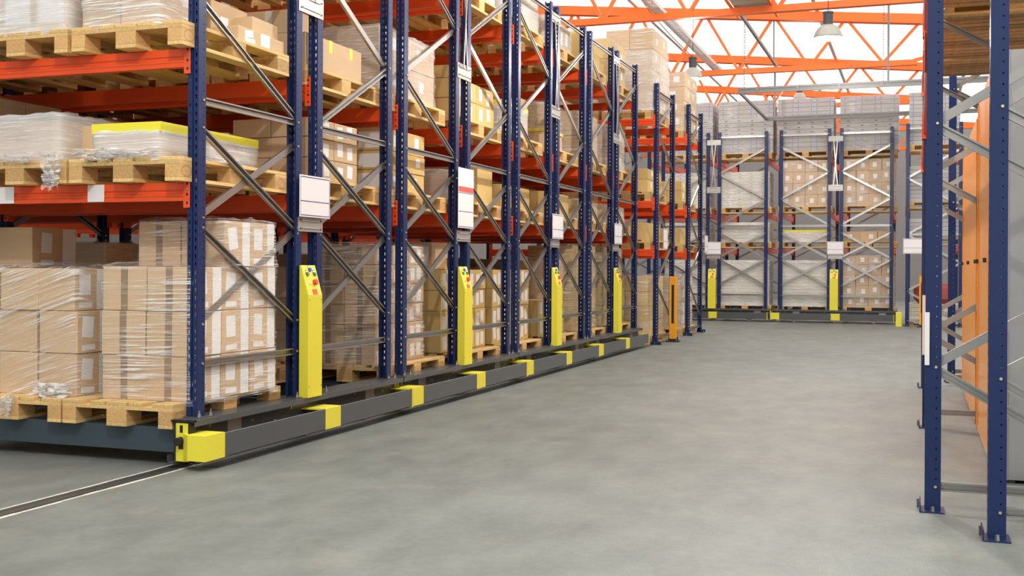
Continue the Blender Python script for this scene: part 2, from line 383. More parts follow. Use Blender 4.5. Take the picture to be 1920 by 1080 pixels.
def frame_parts(root, ya, yb, X, z0, H, mirror, nodes, holes=True, foot=False, bolts=True):
    """one end frame: two uprights with outer faces at y=ya (web) and y=yb (web); front plane x=X"""
    xc = X - 0.0375
    obj('upright', upright_mesh(H - z0, holes), root, (xc, ya, z0), 0)
    obj('upright', upright_mesh(H - z0, holes), root, (xc, yb, z0), math.pi)
    a = ya + 0.050; c = yb - 0.050
    hz, xs, zg, top = nodes
    def br(y0, zz0, y1, zz1, opn, bz=None):
        b = brace_mesh(y0, zz0, y1, zz1, xc + (0.001 if opn else -0.001), opn)
        for yy, zz in (bz or ((y0, zz0), (y1, zz1))):
            b.cyl((X, yy, zz), (X + 0.007, yy, zz), 0.009, 0.007, BRASS, 6)
        obj('brace', b, root)
    for z in hz: br(a, z, c, z, True)
    for z0_, z1_ in xs:
        br(a, z1_, c, z0_ , True); br(a, z0_ + 0.02, c, z1_ + 0.0, False)
    for i in range(len(zg) - 1):
        # zg nodes alternate inner / outer, inner = side near the unit middle
        yi, yo = (c, a) if not mirror else (a, c)
        s0, s1 = (yi, yo) if i % 2 == 0 else (yo, yi)
        br(s0, zg[i] + 0.014, s1, zg[i + 1] - 0.014, (i % 2 == 0), ((s1, zg[i + 1]),))
    br(a, top, c, top, True)
    if foot:
        for y0, s in ((ya, 1), (yb, -1)):
            b = MB(); yc = y0 + s * 0.037
            b.box(X - 0.10, X + 0.06, yc - 0.055, yc + 0.055, 0.0, 0.006, BLUE)
            b.extr([(0, 0), (0.006, 0), (0.006, 0.05), (0, 0.05)], (X - 0.10, yc - s * 0.055, 0.0), (X + 0.06, yc - s * 0.055, 0), (0, -s, 0.35), (0, 0, 1), BLUE)
            b.cyl((X + 0.035, yc, 0.006), (X + 0.035, yc, 0.03), 0.012, 0.009, ZINC, 6)
            b.cyl((X - 0.0375, yc - s * 0.068, 0.006), (X - 0.0375, yc - s * 0.068, 0.05), 0.006, 0.006, ZINC, 6)
            f = obj('foot_plate', b, root)

NODES = ([0.605, 2.185], [(0.82, 1.42), (1.46, 2.02)], [2.2, 2.8, 3.4, 3.985], 4.19)
LV = (1.69, 2.49, 3.74)

def cartridge(root, d, P0, P1, knob=True):
    """mobile carriage of one unit: d = (d1,d2,d3), local y from P0 to P1"""
    d1, d2, d3 = d
    b = MB()
    # main C channel: top flange, web, lip
    b.box(-0.15, 0.07, P0 + 0.005, P1 - 0.005, 0.279, 0.285, DGREY)
    b.box(0.066, 0.07, P0 + 0.005, P1 - 0.005, 0.250, 0.279, DGREY)
    b.box(-0.15, -0.145, P0 + 0.005, P1 - 0.005, 0.250, 0.279, DGREY)
    b.box(-0.06, 0.0, P0 + 0.01, P1 - 0.01, 0.055, 0.279, DGREY)
    ny = 6
    for i in range(ny):
        yy = P0 + 0.25 + i * (P1 - P0 - 0.5) / (ny - 1)
        b.cyl((0, yy, 0.20 if i % 2 else 0.225), (0.008, yy, 0.20 if i % 2 else 0.225), 0.009, 0.007, BRASS, 8)
    obj('carriage_channel', b, root)
    for ya_, yb_ in ((0.24, 0.39), (2.10, 2.25)):  # reflective number plates on the channel web
        b = MB(); b.box(0.0, 0.002, ya_, yb_, 0.10, 0.245, ZPLATE); o = obj('number_plate', b, root); o['label'] = 'small bright square number plate on the dark channel'
    bb = d2 - 0.08 - 0.01  # mid cap end
    gx0, gx1 = 0.168, 0.182
    def bar(y0, y1):
        b = MB(); b.box(gx0, gx1, y0, y1, 0.065, 0.205, DGREY, 0.002); b.box(0.12, gx0, y0, y1, 0.065, 0.071, DGREY)
        b.cyl((0.15, (y0 + y1) / 2, 0.196), (0.15, (y0 + y1) / 2, 0.207), 0.008, 0.008, ZINC, 6)
        obj('bumper_bar', b, root)
    c0 = P0 - 0.06
    ymid0, ymid1 = d1 + 0.026, d2 - 0.048; ye = P1 - 0.075
    bar(c0 + 0.20, ymid0); bar(ymid1, ye)
    # yellow caps
    b = MB(); b.extr([(0.065, 0), (0.185, 0), (0.185, 0.20), (0.0, 0.20), (0.0, 0.05)], (0, c0, 0.062), (0, c0, 0.210), (1, 0, 0), (0, 1, 0), YEL); obj('bumper_cap', b, root)
    b = MB(); b.box(0.16, 0.185, ymid0, ymid1, 0.062, 0.208, YEL, 0.002); b.box(0.0, 0.16, ymid0 - 0.02, ymid1, 0.198, 0.208, YEL); obj('bumper_bracket', b, root)
    b = MB(); b.box(0.16, 0.187, ye, ye + 0.014, 0.055, 0.208, YEL); b.box(0.0, 0.16, ye - 0.02, ye + 0.014, 0.198, 0.206, YEL); obj('bumper_end_plate', b, root)
    b = MB(); b.box(0.0, 0.006, P1 - 0.03, P1 + 0.004, 0.19, 0.255, YEL); obj('stop_tab', b, root)
    # end plate with sensor knob
    b = MB(); y = P0
    b.box(-0.055, 0.035, y - 0.006, y, 0.045, 0.270, YEL, 0.001)
    b.box(-0.026, -0.006, y - 0.0075, y - 0.006, 0.215, 0.258, BLACK); b.box(-0.035, 0.018, y - 0.0075, y - 0.006, 0.118, 0.142, BLACK)
    b.box(-0.062, -0.055, y - 0.012, y + 0.05, 0.05, 0.285, BLACK); b.box(0.035, 0.043, y - 0.012, y + 0.05, 0.05, 0.285, BLACK); b.box(-0.085, 0.07, y - 0.012, y + 0.02, 0.276, 0.288, BLACK)
    b.box(-0.11, -0.062, y - 0.01, y + 0.04, 0.035, 0.040, DGREY); b.box(-0.11, -0.105, y - 0.01, y + 0.04, 0.035, 0.08, DGREY)
    b.box(0.043, 0.09, y - 0.01, y + 0.04, 0.035, 0.040, DGREY); b.box(0.085, 0.09, y - 0.01, y + 0.04, 0.035, 0.08, DGREY)
    pl = obj('sensor_plate', b, root)
    if knob: b = MB(); b.cyl((-0.02, y - 0.045, 0.165), (-0.02, y - 0.006, 0.165), 0.024, 0.026, BLACK, 16); k = obj('knob', b, pl); k['label'] = 'black round sensor head'
    # beams of the carriage running into the rack
    for yy, s in ((P0 + 0.10, -1), (d1 - 0.05, 1), (d2, -1), (P1 - 0.14, 1)):
        b = MB(); b.box(-5.6, -0.06, yy - 0.02 if s < 0 else yy - 0.0, yy + 0.02, 0.078, 0.226, BGREY, 0.002)
        o = obj('carriage_beam', b, root)
        if s < 0 and yy < 0.5:
            b = MB(); b.box(-0.125, -0.065, yy - 0.026, yy - 0.02, 0.072, 0.215, ZPLATE); b.cyl((-0.095, yy - 0.034, 0.15), (-0.095, yy - 0.026, 0.15), 0.010, 0.010, ZINC, 6); obj('joint_plate', b, o)
    for X in (-2.85,):
        b = MB(); b.box(X - 0.06, X + 0.0, P0 + 0.12, P1 - 0.15, 0.03, 0.279, DGREY); obj('carriage_channel', b, root)
    # wheels
    for yy in (P0 + 0.45, d1 + 0.1, P1 - 0.5):
        b = MB(); b.cyl((-0.05, yy, 0.058), (-0.01, yy, 0.058), 0.0555, 0.0555, ZINC, 16); obj('wheel', b, root)

def console(root, y0, y1):
    b = MB(); prof = [(0.018, 0.286), (0.088, 0.286), (0.088, 0.985), (0.026, 1.200), (0.018, 1.200)]
    b.extr(prof, (0, y0, 0), (0, y1, 0), (1, 0, 0), (0, 0, 1), YEL)
    c = obj('control_console', b, root)
    b = MB(); nrm = Vector((0.215, 0, 0.062)).normalized(); up = Vector((-0.062, 0, 0.215)).normalized(); O = Vector((0.088, 0, 0.985))
    w = y1 - y0; ym = (y0 + y1) / 2
    def P(fy, fz, off=0.0): p = O + up * (fz * 0.2237) + nrm * off; return Vector((p.x, y0 + w * fy, p.z))
    def knob(fy, fz, r, h, m, nm, lab):
        bb = MB(); bb.cyl(P(fy, fz, 0.002), P(fy, fz, h), r, r * 0.9, m, 14); o = obj(nm, bb, c); o['label'] = lab
    b = MB(); b.extr([(-w / 2 + 0.003, -0.106), (w / 2 - 0.003, -0.106), (w / 2 - 0.003, 0.106), (-w / 2 + 0.003, 0.106)], P(.5, .5, 0.0), P(.5, .5, 0.003), (0, 1, 0), up, YEL)
    for fy, fz in ((.26, .74), (.50, .88), (.76, .74)):
        b.extr([(-0.013, -0.012), (0.013, -0.012), (0.013, 0.022), (-0.013, 0.022)], P(fy, fz, 0.003), P(fy, fz, 0.004), (0, 1, 0), up, BLACK)
        b.extr([(-0.010, 0.006), (0.010, 0.006), (0.010, 0.018), (-0.010, 0.018)], P(fy, fz, 0.004), P(fy, fz, 0.005), (0, 1, 0), up, PAPER)
    obj('control_face', b, c)
    knob(.28, .70, 0.014, 0.014, GREENB, 'push_button', 'green push button')
    knob(.52, .85, 0.015, 0.015, BLUEB, 'push_button', 'blue push button')
    knob(.78, .70, 0.014, 0.014, GREENB, 'push_button', 'green push button')
    knob(.64, .44, 0.021, 0.026, REDB, 'stop_button', 'red mushroom emergency stop')
    b = MB(); b.cyl(P(.33, .42, 0.003), P(.33, .42, 0.010), 0.011, 0.011, PAPER, 12); obj('key_switch', b, c)
    b = MB(); b.extr([(-0.030, -0.018), (0.030, -0.018), (0.030, 0.018), (-0.030, 0.018)], P(.52, .14, 0.003), P(.52, .14, 0.006), (0, 1, 0), up, REDL)
    b.extr([(-0.022, -0.004), (0.022, -0.004), (0.022, 0.006), (-0.022, 0.006)], P(.52, .14, 0.006), P(.52, .14, 0.0068), (0, 1, 0), up, ORANGE)
    o = obj('warning_plate', b, c); o['label'] = 'orange red warning plate'
    b = MB()
    for z in (0.36, 0.96): b.cyl((0.088, ym - w * .42, z), (0.090, ym - w * .42, z), 0.004, 0.004, DGREY, 6); b.cyl((0.088, ym + w * .44, z), (0.090, ym + w * .44, z), 0.004, 0.004, DGREY, 6)
    obj('screw', b, c)
    return c

def sign(root, y0, y1, z0, z1, kind, X=0.035):
    b = MB(); b.box(X, X + 0.004, y0, y1, z0, z1, WHITEB, 0.001)
    s = obj('sign_board', b, root); e = 0.010; x0 = X + 0.004; x1 = X + 0.0048
    b = MB()
    def ln(ya, yb, za, zb, m=BLUELINE): b.box(x0, x1, ya, yb, za, zb, m)
    lines = {'std': [0.37], 'tall': [0.27, 0.58]}[kind]
    t = 0.006; h = z1 - z0
    ln(y0 + e, y1 - e, z0 + e, z0 + e + t); 
    if kind == 'std': ln(y0 + e, y1 - e, z1 - e - t, z1 - e); ln(y0 + e, y0 + e + 0.003, z0 + e, z1 - e); ln(y1 - e - 0.003, y1 - e, z0 + e, z1 - e)
    for f in lines: ln(y0 + e, y1 - e, z0 + h * f, z0 + h * f + t)
    obj('printed_lines', b, s)
    if kind == 'tall':
        b = MB(); b.box(x0, x1, y0 + 0.004, y1 - 0.004, z0 + h * 0.60, z0 + h * 0.69, REDLINE); o = obj('red_stripe', b, s); o['label'] = 'red stripe across the board'

def tie_plate(root, ya, yb, z, h=0.10, X=0.0):
    b = MB(); b.box(X + 0.002, X + 0.006, ya, yb, z - h / 2, z + h / 2, ZPLATE)
    for s in (-1, 1): b.box(X + 0.006, X + 0.012, ya + 0.05, yb - 0.05, z + s * h * .25 - 0.006, z + s * h * .25 + 0.006, ZPLATE, 0.002)
    for s in (-1, 1):
        for yy in (ya + 0.03, yb - 0.03): b.cyl((X + 0.006, yy, z + s * h * .3), (X + 0.011, yy, z + s * h * .3), 0.006, 0.006, BLACK, 6)
    obj('tie_plate', b, root)

def mobile_rack(name, label, loc, rz, d, P0, P1, H, signk, cy, group, holes=True, deep=True, sign_y=None):
    r = thing(name, label, 'pallet rack', loc, rz, group)
    d1, d2, d3 = d
    cartridge(r, d, P0, P1, bool(rz) or signk == 'first')
    dz = (H - 4.30)
    nd = (NODES[0], NODES[1], NODES[2], NODES[3] + dz)
    for X in ((0.0, -2.80, -5.6) if signk == 'first' and not rz else (0.0, -2.80)):
        frame_parts(r, -0.075, d1, X, 0.286, H, False, nd, holes if X == 0 else False)
        frame_parts(r, d2 - 0.075, d3, X, 0.286, H, True, nd, holes if X == 0 else False)
    x0, x1 = -0.085, -2.79
    lab = {0: ((-1.52, -1.375), (-0.80, -0.675))} if signk == 'first' else {}
    for i, z in enumerate(LV):
        beam_part(r, x0, x1, -0.079, z, -1, lab.get(i, ()))
        beam_part(r, x0, x1, d1 + 0.004, z, 1)
        beam_part(r, x0, x1, d2 - 0.079, z, -1)
        beam_part(r, x0, x1, d3 + 0.004, z, 1)
        for yf, sd in ((-0.079, -1), (d1 + 0.004, 1), (d2 - 0.079, -1), (d3 + 0.004, 1)):
            if not rz: beam_part(r, -2.885, -5.59, yf, z, sd)
    console(r, cy[0], cy[1])
    ya, yb = d1 - 0.075, d2
    sy = sign_y or (ya + 0.005, yb + 0.015)
    if signk == 'tall': sign(r, sy[0], sy[1], 1.56, 2.12, 'tall')
    else: sign(r, sy[0], sy[1], 1.535, 1.825, 'std')
    tie_plate(r, ya + 0.02, yb - 0.005, 1.485); tie_plate(r, ya + 0.02, yb - 0.005, 3.03, 0.14); tie_plate(r, ya + 0.02, yb - 0.005, 4.13, 0.12)
    for s in (0, 1):
        b = MB(); a = ya + 0.13; c = yb - 0.12
        y0, y1 = (a, c) if s else (c, a)
        b.extr([(-0.012, -0.004), (0.012, -0.004), (0.012, 0.004), (-0.012, 0.004)], (0.012 + 0.009 * s, y0, 3.06), (0.012 + 0.009 * s, y1, 4.11), (0, 1, 0), (1, 0, 0), ZINC)
        obj('tie_strut', b, r)
    # foot bolts on the carriage
    for yy in (-0.0375, d1 - 0.0375, d2 - 0.0375, d3 - 0.0375):
        b = MB(); b.box(-0.085, 0.045, yy - 0.06, yy + 0.075, 0.285, 0.291, DGREY)
        for s in (-0.052, 0.062): b.cyl((0.025, yy + s, 0.291), (0.025, yy + s, 0.312), 0.011, 0.009, ZINC, 8); b.cyl((0.025, yy + s, 0.31), (0.025, yy + s, 0.33), 0.005, 0.005, ZINC, 6)
        obj('base_plate', b, r)
    return r

P = 2.851; DL = (1.123, 1.413, 2.550)
ranks = ['nearest', 'second', 'third', 'fourth']
sk = ['first', 'tall', 'std', 'std']
rlab = ['nearest blue mobile pallet rack, yellow end plate and black knob at its near end',
        'second blue mobile pallet rack, its sign board tall with a red stripe',
        'third blue mobile pallet rack of the left row, next after the red striped sign',
        'fourth and last mobile pallet rack of the left row, beside the fixed racks']
for i in range(4):
    mobile_rack('mobile_pallet_rack', rlab[i], (0, P * i, 0), 0, DL, -0.20, 2.641, 4.30, sk[i], (1.068, 1.262), 'mobile racks of the left row', True, True,
                (1.032, 1.455) if i != 1 else (1.02, 1.40))
DF = (1.059, 1.325, 2.392); YF = 20.5
mobile_rack('mobile_pallet_rack', 'mobile pallet rack across the end of the aisle, just right of the fixed racks', (-1.60, YF, 0), -math.pi / 2, DF, -0.18, 2.485, 4.36, 'std', (1.05, 1.23), 'mobile racks across the end', False, True)
mobile_rack('mobile_pallet_rack', 'mobile pallet rack across the end of the aisle, directly facing it', (1.127, YF, 0), -math.pi / 2, DF, -0.18, 2.485, 4.36, 'std', (1.05, 1.23), 'mobile racks across the end', False, True)
mobile_rack('mobile_pallet_rack', 'mobile pallet rack across the end, mostly hidden behind the fixed racks', (-4.327, YF, 0), -math.pi / 2, DF, -0.18, 2.485, 4.36, 'std', (1.05, 1.23), 'mobile racks across the end', False, True)

def fixed_rack(label, loc, rz, depth, H, xs, levels, nodes=None, holes=True, group=None, cross=False, sg=None):
    r = thing('fixed_pallet_rack', label, 'pallet rack', loc, rz, group)
    zgn = [0.12]; 
    z = 0.12
    if nodes: nd = nodes
    else: nd = ([0.12], [], [0.12, 0.71, 1.31, 1.91, 2.51, 3.11, 3.71], H - 0.12)
    for X in xs: frame_parts(r, -0.075, depth, X, 0.004, H, False, nd, holes, True)
    for a, c in zip(xs[:-1], xs[1:]):
        for z in levels:
            beam_part(r, a - 0.085, c + 0.01, -0.079, z, -1); beam_part(r, a - 0.085, c + 0.01, depth + 0.004, z, 1)
    if sg: sign(r, *sg)
    return r
nds = ([0.12], [], [0.30, 0.95, 1.55, 2.15, 2.80, 3.40, 3.90], 3.97)
fixed_rack('blue and orange fixed rack, first after the mobile racks, beside the amber guard', (0.2, 11.715, 0), 0, 1.22, 4.10, (0, -2.8), (1.50, 2.26, 3.55), nds, group='fixed racks at the end of the left row', sg=(0.10, 0.42, 1.50, 1.83, 'std', 0.05))
fixed_rack('blue and orange fixed rack farthest along the left row', (0.2, 14.33, 0), 0, 1.20, 4.13, (0, -2.8), (1.50, 2.26, 3.55), nds, group='fixed racks at the end of the left row', sg=(1.15, 1.50, 1.50, 1.83, 'std', 0.05))
# right side racks (rows run along the aisle; frames face the camera)
fixed_rack('blue rack frames with orange beams along the right side of the aisle', (4.145, 0.17, 0), -math.pi / 2, 1.0, 4.6, (0, -3.13, -6.2), (2.33, 3.10), group=None)
fixed_rack('blue rack frame nearest the camera at the right edge', (4.405, -0.36, 0), -math.pi / 2, 1.0, 4.6, (0,), ())
fixed_rack('lone blue rack frame set back behind the right side rack', (4.41, 7.06, 0), -math.pi / 2, 1.0, 4.6, (0,), ())
ndc = ([0.12, 1.95], [], [0.12, 0.75, 1.35, 1.95, 2.55, 3.15, 3.75], 4.2)
fixed_rack('blue fixed rack across the end, at the right of the end racks', (3.86, 19.6, 0), -math.pi / 2, 1.05, 4.3, (0, -2.8), (1.72, 2.50, 3.72), ndc, holes=False, sg=(-0.12, 0.30, 1.54, 1.86, 'std', 0.05))

# reflective strips on the right posts
def strip(x, y, z0, z1, label):
    b = MB(); b.box(x - 0.002, x, y - 0.012, y + 0.012, z0, z1, WHITEB); b.box(x - 0.002, x + 0.02, y - 0.014, y - 0.012, z0, z1, WHITEB)
    tag(obj('reflective_strip', b), label, 'reflective strip', 'white strips on the right posts')
strip(4.069, 0.168, 0.72, 0.98, 'white strip stuck on the nearer blue post of the right side rack')
strip(4.069, 3.298, 0.55, 1.0, 'white strip stuck on the second blue post of the right side rack')

# amber column guards
def guard(x, y, rz, label):
    r = thing('post_guard', label, 'post guard', (x, y, 0), rz, 'amber post guards')
    b = MB()
    b.box(-0.055, -0.022, -0.035, 0, 0.05, 1.07, AMBER, 0.002); b.box(0.022, 0.055, -0.035, 0, 0.05, 1.07, AMBER, 0.002)
    b.box(-0.025, 0.025, -0.035, 0, 0.05, 0.30, AMBER); b.box(-0.025, 0.025, -0.035, 0, 0.93, 1.07, AMBER); b.box(-0.025, 0.025, -0.006, 0, 0.30, 0.93, BLACK)
    b.box(-0.055, -0.045, 0, 0.04, 0.05, 1.07, AMBER); b.box(0.045, 0.055, 0, 0.04, 0.05, 1.07, AMBER)
    obj('guard_column', b, r)
    b = MB(); b.box(-0.10, 0.10, -0.09, 0.12, 0.0, 0.02, BLACK); b.box(-0.075, 0.075, -0.05, 0.10, 0.02, 0.05, BLACK)
    for s in (-1, 1): b.cyl((s * .07, -0.07, 0.02), (s * .07, -0.07, 0.035), 0.012, 0.012, ZINC, 6)
    obj('guard_base', b, r)
guard(0.275, 12.47, 0, 'amber slotted post guard standing at the first fixed rack')
guard(4.12, 19.35, 0, 'amber post guard standing by the end rack behind the right posts')
b = MB(); b.box(3.60, 3.72, 19.35, 19.55, 0, 0.30, YEL, 0.004); tag(obj('floor_stop', b), 'yellow floor stop block beside the last end rack', 'floor stop')

# ------------------------------------------------------------------ pallets
def add_pallet_mesh(b, parts=None):
    L, Wd, H = 1.2, 0.8, 0.144
    deck = MB(); 
    for i, (c, w) in enumerate(((0.0725, 0.145), (0.26, 0.10), (0.40, 0.145), (0.54, 0.10), (0.7275, 0.145))):
        deck.box(c - w / 2, c + w / 2, 0, L, 0.122, 0.144, WOODN, 0.002)
    cross = []
    for y in (0.0725, 0.6, 1.1275):
        m = MB(); m.box(0, Wd, y - 0.0725, y + 0.0725, 0.100, 0.122, WOODN, 0.001); cross.append(m)
    blk = []
    for x, w in ((0.05, 0.10), (0.4, 0.145), (0.75, 0.10)):
        for y in (0.0725, 0.6, 1.1275):
            m = MB(); m.box(x - w / 2, x + w / 2, y - 0.0725, y + 0.0725, 0.022, 0.100, WOODB, 0.002)
            if x > 0.7 and abs(y - 0.6) > 0.1:
                n0 = len(m.v)
                for q in range(20):
                    an = math.pi * q / 10
                    for rr in (0.030, 0.033): m.v.append((x + w / 2 + 0.0006, y + rr * 1.5 * math.cos(an), 0.061 + rr * math.sin(an)))
                for q in range(20): a0 = n0 + 2 * q; a1 = n0 + 2 * ((q + 1) % 20); m.face([a0, a0 + 1, a1 + 1, a1], TAPE)
            blk.append(m)
    run = []
    for x, w in ((0.05, 0.10), (0.4, 0.145), (0.75, 0.10)):
        m = MB(); m.box(x - w / 2, x + w / 2, 0, L, 0, 0.022, WOODN, 0.001); run.append(m)
    return deck, cross, blk, run
_d, _c, _b, _r = add_pallet_mesh(None)
_PM = [('deck_boards', _d.mesh('deck_boards'))] + [('cross_board', m.mesh('cross_board')) for m in _c] + [('block', m.mesh('block')) for m in _b] + [('bottom_board', m.mesh('bottom_board')) for m in _r]
PROTO = []
_one = MB()
for m in [_d] + _c + _b + _r:
    n = len(_one.v); _one.v += m.v
    for f, k in zip(m.f, m.m): _one.face([n + i for i in f], m.mats[k])
_ONE = _one.mesh('pallet')

def T(base, x, y):
    """local -> world for a placement base (ox, oy, rz)"""
    ox, oy, rz = base; c, s = math.cos(rz), math.sin(rz)
    return ox + c * x - s * y, oy + s * x + c * y

def pallet(base, x, y, z, where, detail=True, group=None, lab='wooden pallet'):
    wx, wy = T(base, x, y)
    label = '%s, %s' % (lab, where)
    if not detail:
        o = obj('pallet', _ONE, None, (wx, wy, z), base[2]); return tag(o, label, 'pallet', group)
    r = thing('pallet', label, 'pallet', (wx, wy, z), base[2], group)
    for nm, me in _PM: obj(nm, me, r)
    return r

# ------------------------------------------------------------------ cartons
_CM = {}
def carton_meshes(w, d, h, style, var):
    key = (round(w, 2), round(d, 2), round(h, 2), style, var)
    if key in _CM: return _CM[key]
    rnd = random.Random(hash(str(key)) % 1000 if False else int(w * 997 + d * 331 + h * 77 + var * 13))
    body = MB(); body.box(0, w, 0, d, 0, h, CARDY if 'y' in style else CARD, 0.004)
    parts = [('carton', body)]
    e = 0.0012
    if 't' in style:   # tape over the front and top centre seam
        t = MB(); tw = 0.05
        t.box(w / 2 - tw / 2, w / 2 + tw / 2, -e, 0.0, 0.004, h - 0.004, TAPE); t.box(w / 2 - tw / 2, w / 2 + tw / 2, 0.0, d, h, h + e, TAPE)
        parts.append(('packing_tape', t))
    if 'c' in style:
        t = MB(); tw = 0.06
        t.box(w / 2 - tw / 2, w / 2 + tw / 2, -e, 0.0, h * .25, h - 0.004, TAPEC); t.box(w / 2 - tw / 2, w / 2 + tw / 2, 0.0, d, h, h + e, TAPEC)
        parts.append(('packing_tape', t))
    def lbl(y, z, ww, hh, rot):
        t = MB(); c, s = math.cos(rot), math.sin(rot)
        pts = [(y + c * a - s * q, z + s * a + c * q) for a, q in ((-ww / 2, -hh / 2), (ww / 2, -hh / 2), (ww / 2, hh / 2), (-ww / 2, hh / 2))]
        t.extr(pts, (w, 0, 0), (w + e, 0, 0), (0, 1, 0), (0, 0, 1), PAPER); return t
    if 'l' in style:
        parts.append(('paper_label', lbl(d * 0.32, h * 0.62, min(0.10, d * .36), min(0.14, h * .5), rnd.uniform(-.12, .16))))
        parts.append(('paper_label', lbl(d * 0.34, h * 0.13, min(0.12, d * .42), 0.035, rnd.uniform(-.04, .08))))
        t = MB(); t.box(w, w + e, d * 0.68, d * 0.97, 0.004, h - 0.004, PAPER); parts.append(('edge_label', t))
    if 'm' in style:   # many small labels
        for q in range(2):
            parts.append(('paper_label', lbl(d * (0.25 + 0.42 * q), h * rnd.uniform(.4, .62), min(0.085, d * .3), min(0.15, h * .65), rnd.uniform(-.1, .2))))
    if 's' in style:
        parts.append(('paper_label', lbl(d * rnd.uniform(.35, .65), h * rnd.uniform(.45, .65), min(0.09, d * .3), min(0.10, h * .5), rnd.uniform(-.05, .05))))
    if 'f' in style:   # small square label on the front face
        t = MB(); x = w * rnd.uniform(.35, .65); z = h * rnd.uniform(.45, .65); a = min(0.055, w * .2, h * .3); t.box(x - a, x + a, -e, 0, z - a, z + a, PAPER); parts.append(('paper_label', t))
    if 'w' in style:   # large white panel on the front face
        t = MB(); t.box(w * .12, w * .9, -e, 0, h * .12, h * .85, PAPER); parts.append(('white_panel', t))
    one = MB()
    for nm, m in parts:
        n = len(one.v); one.v += m.v
        for f, k in zip(m.f, m.m): one.face([n + i for i in f], m.mats[k])
    res = ([(nm, m.mesh(nm)) for nm, m in parts], one.mesh('carton'))
    _CM[key] = res; return res

def carton(base, x, y, z, w, d, h, style, label, group, detail=False, rot=0.0, var=0):
    parts, one = carton_meshes(w, d, h, style, var)
    wx, wy = T(base, x, y)
    if detail:
        o = obj('carton', parts[0][1], None, (wx, wy, z), base[2] + rot)
        for nm, me in parts[1:]: obj(nm, me, o)
    else: o = obj('carton', one, None, (wx, wy, z), base[2] + rot)
    return tag(o, label, 'carton', group)

ORD = ['bottom', 'second', 'third', 'fourth', 'fifth', 'sixth', 'seventh', 'eighth']
def stack(base, x0, x1, y0, y1, z0, nx, ny, hs, style, where, detail=False, wob=0.004, colour='brown', skip=None, vis_front=True):
    """grid of cartons; only those that form the visible outside are made"""
    g = 'cartons, ' + where; w = (x1 - x0) / nx; d = (y1 - y0) / ny; z = z0
    for k, h in enumerate(hs):
        for i in range(nx):
            for j in range(ny):
                top = k == len(hs) - 1
                if not (i == nx - 1 or (j == 0 and vis_front) or top): continue
                if skip and skip(k, i, j): continue
                lay = 'top layer, ' if (top and len(hs) > 1) else ORD[k] + ' layer, '
                if len(hs) == 1: lay = ''
                row = 'middle' if 0 < j < ny - 1 else ('front' if j == 0 else 'rear')
                if ny > 3 and 0 < j < ny - 1: row = ORD[j]
                colw = '' if nx == 1 else (' aisle side' if i == nx - 1 else (' inner side' if i == 0 else ' centre'))
                rw = '' if nx * ny == 1 else '%s row%s, ' % (row, colw)
                lab = '%s carton, %s%s%s' % (colour, lay, rw, where)
                dx = random.uniform(-wob, wob); dy = random.uniform(-wob, wob)
                carton(base, x0 + i * w + dx + 0.002, y0 + j * d + dy + 0.002, z, w - 0.005, d - 0.005, h - 0.003, style, lab, g, detail, random.uniform(-.006, .006), (i * 3 + j * 5 + k * 7) % 4)
        z += h
    return z

def wrap(base, x0, x1, y0, y1, z0, z1, m, where, seed=0, wr=0.012, dome=0.03, off=0.014, lab='clear stretch film around the load'):
    rnd = random.Random(seed); b = MB()
    x0 -= off; x1 += off; y0 -= off; y1 += off
    r = 0.03; pts = []
    nxs = max(6, int((x1 - x0) / 0.05)); nys = max(6, int((y1 - y0) / 0.05))
    for i in range(nxs + 1): pts.append((x0 + r + (x1 - x0 - 2 * r) * i / nxs, y0))
    for i in range(nys + 1): pts.append((x1, y0 + r + (y1 - y0 - 2 * r) * i / nys))
    for i in range(nxs + 1): pts.append((x1 - r - (x1 - x0 - 2 * r) * i / nxs, y1))
    for i in range(nys + 1): pts.append((x0, y1 - r - (y1 - y0 - 2 * r) * i / nys))
    cx, cy = (x0 + x1) / 2, (y0 + y1) / 2; n = len(pts)
    nz = max(5, int((z1 - z0) / 0.04)); rings = []
    for k in range(nz + 1):
        z = z0 - 0.02 + (z1 + 0.004 - z0 + 0.02) * k / nz; ring = []
        for (x, y) in pts:
            q = noise.noise(Vector((x * 4 + seed, y * 4, z * 16))) * wr
            fl = 0.02 if k == 0 else 0.0
            f = 1 + 0
            dx, dy = x - cx, y - cy; L = math.hypot(dx, dy)
            ring.append(len(b.v)); b.v.append((x + dx / L * (max(q, -off * .6) + fl), y + dy / L * (max(q, -off * .6) + fl), z + noise.noise(Vector((x * 9, y * 9, seed))) * (0.015 if k in (0, nz) else 0)))
        rings.append(ring)
    for k in range(nz):
        for i in range(n): b.face([rings[k][i], rings[k][(i + 1) % n], rings[k + 1][(i + 1) % n], rings[k + 1][i]], m)
    prev = rings[-1]
    for s in (0.9, 0.7, 0.4):
        ring = []
        for (x, y) in pts:
            ring.append(len(b.v)); xx = cx + (x - cx) * s; yy = cy + (y - cy) * s
            b.v.append((xx, yy, z1 + 0.006 + dome * (1 - s) + abs(noise.noise(Vector((xx * 9, yy * 9, seed + 3)))) * 0.03 * (dome > 0)))
        for i in range(n): b.face([prev[i], prev[(i + 1) % n], ring[(i + 1) % n], ring[i]], m)
        prev = ring
    c = len(b.v); b.v.append((cx, cy, z1 + 0.01 + dome))
    for i in range(n): b.face([prev[i], prev[(i + 1) % n], c], m)
    wx, wy = T(base, 0, 0); me = b.mesh('stretch_film')
    for p in me.polygons: p.use_smooth = True
    o = obj('stretch_film', me, None, (wx, wy, 0), base[2])
    return tag(o, '%s, %s' % (lab, where), 'stretch film', 'stretch film around pallet loads')

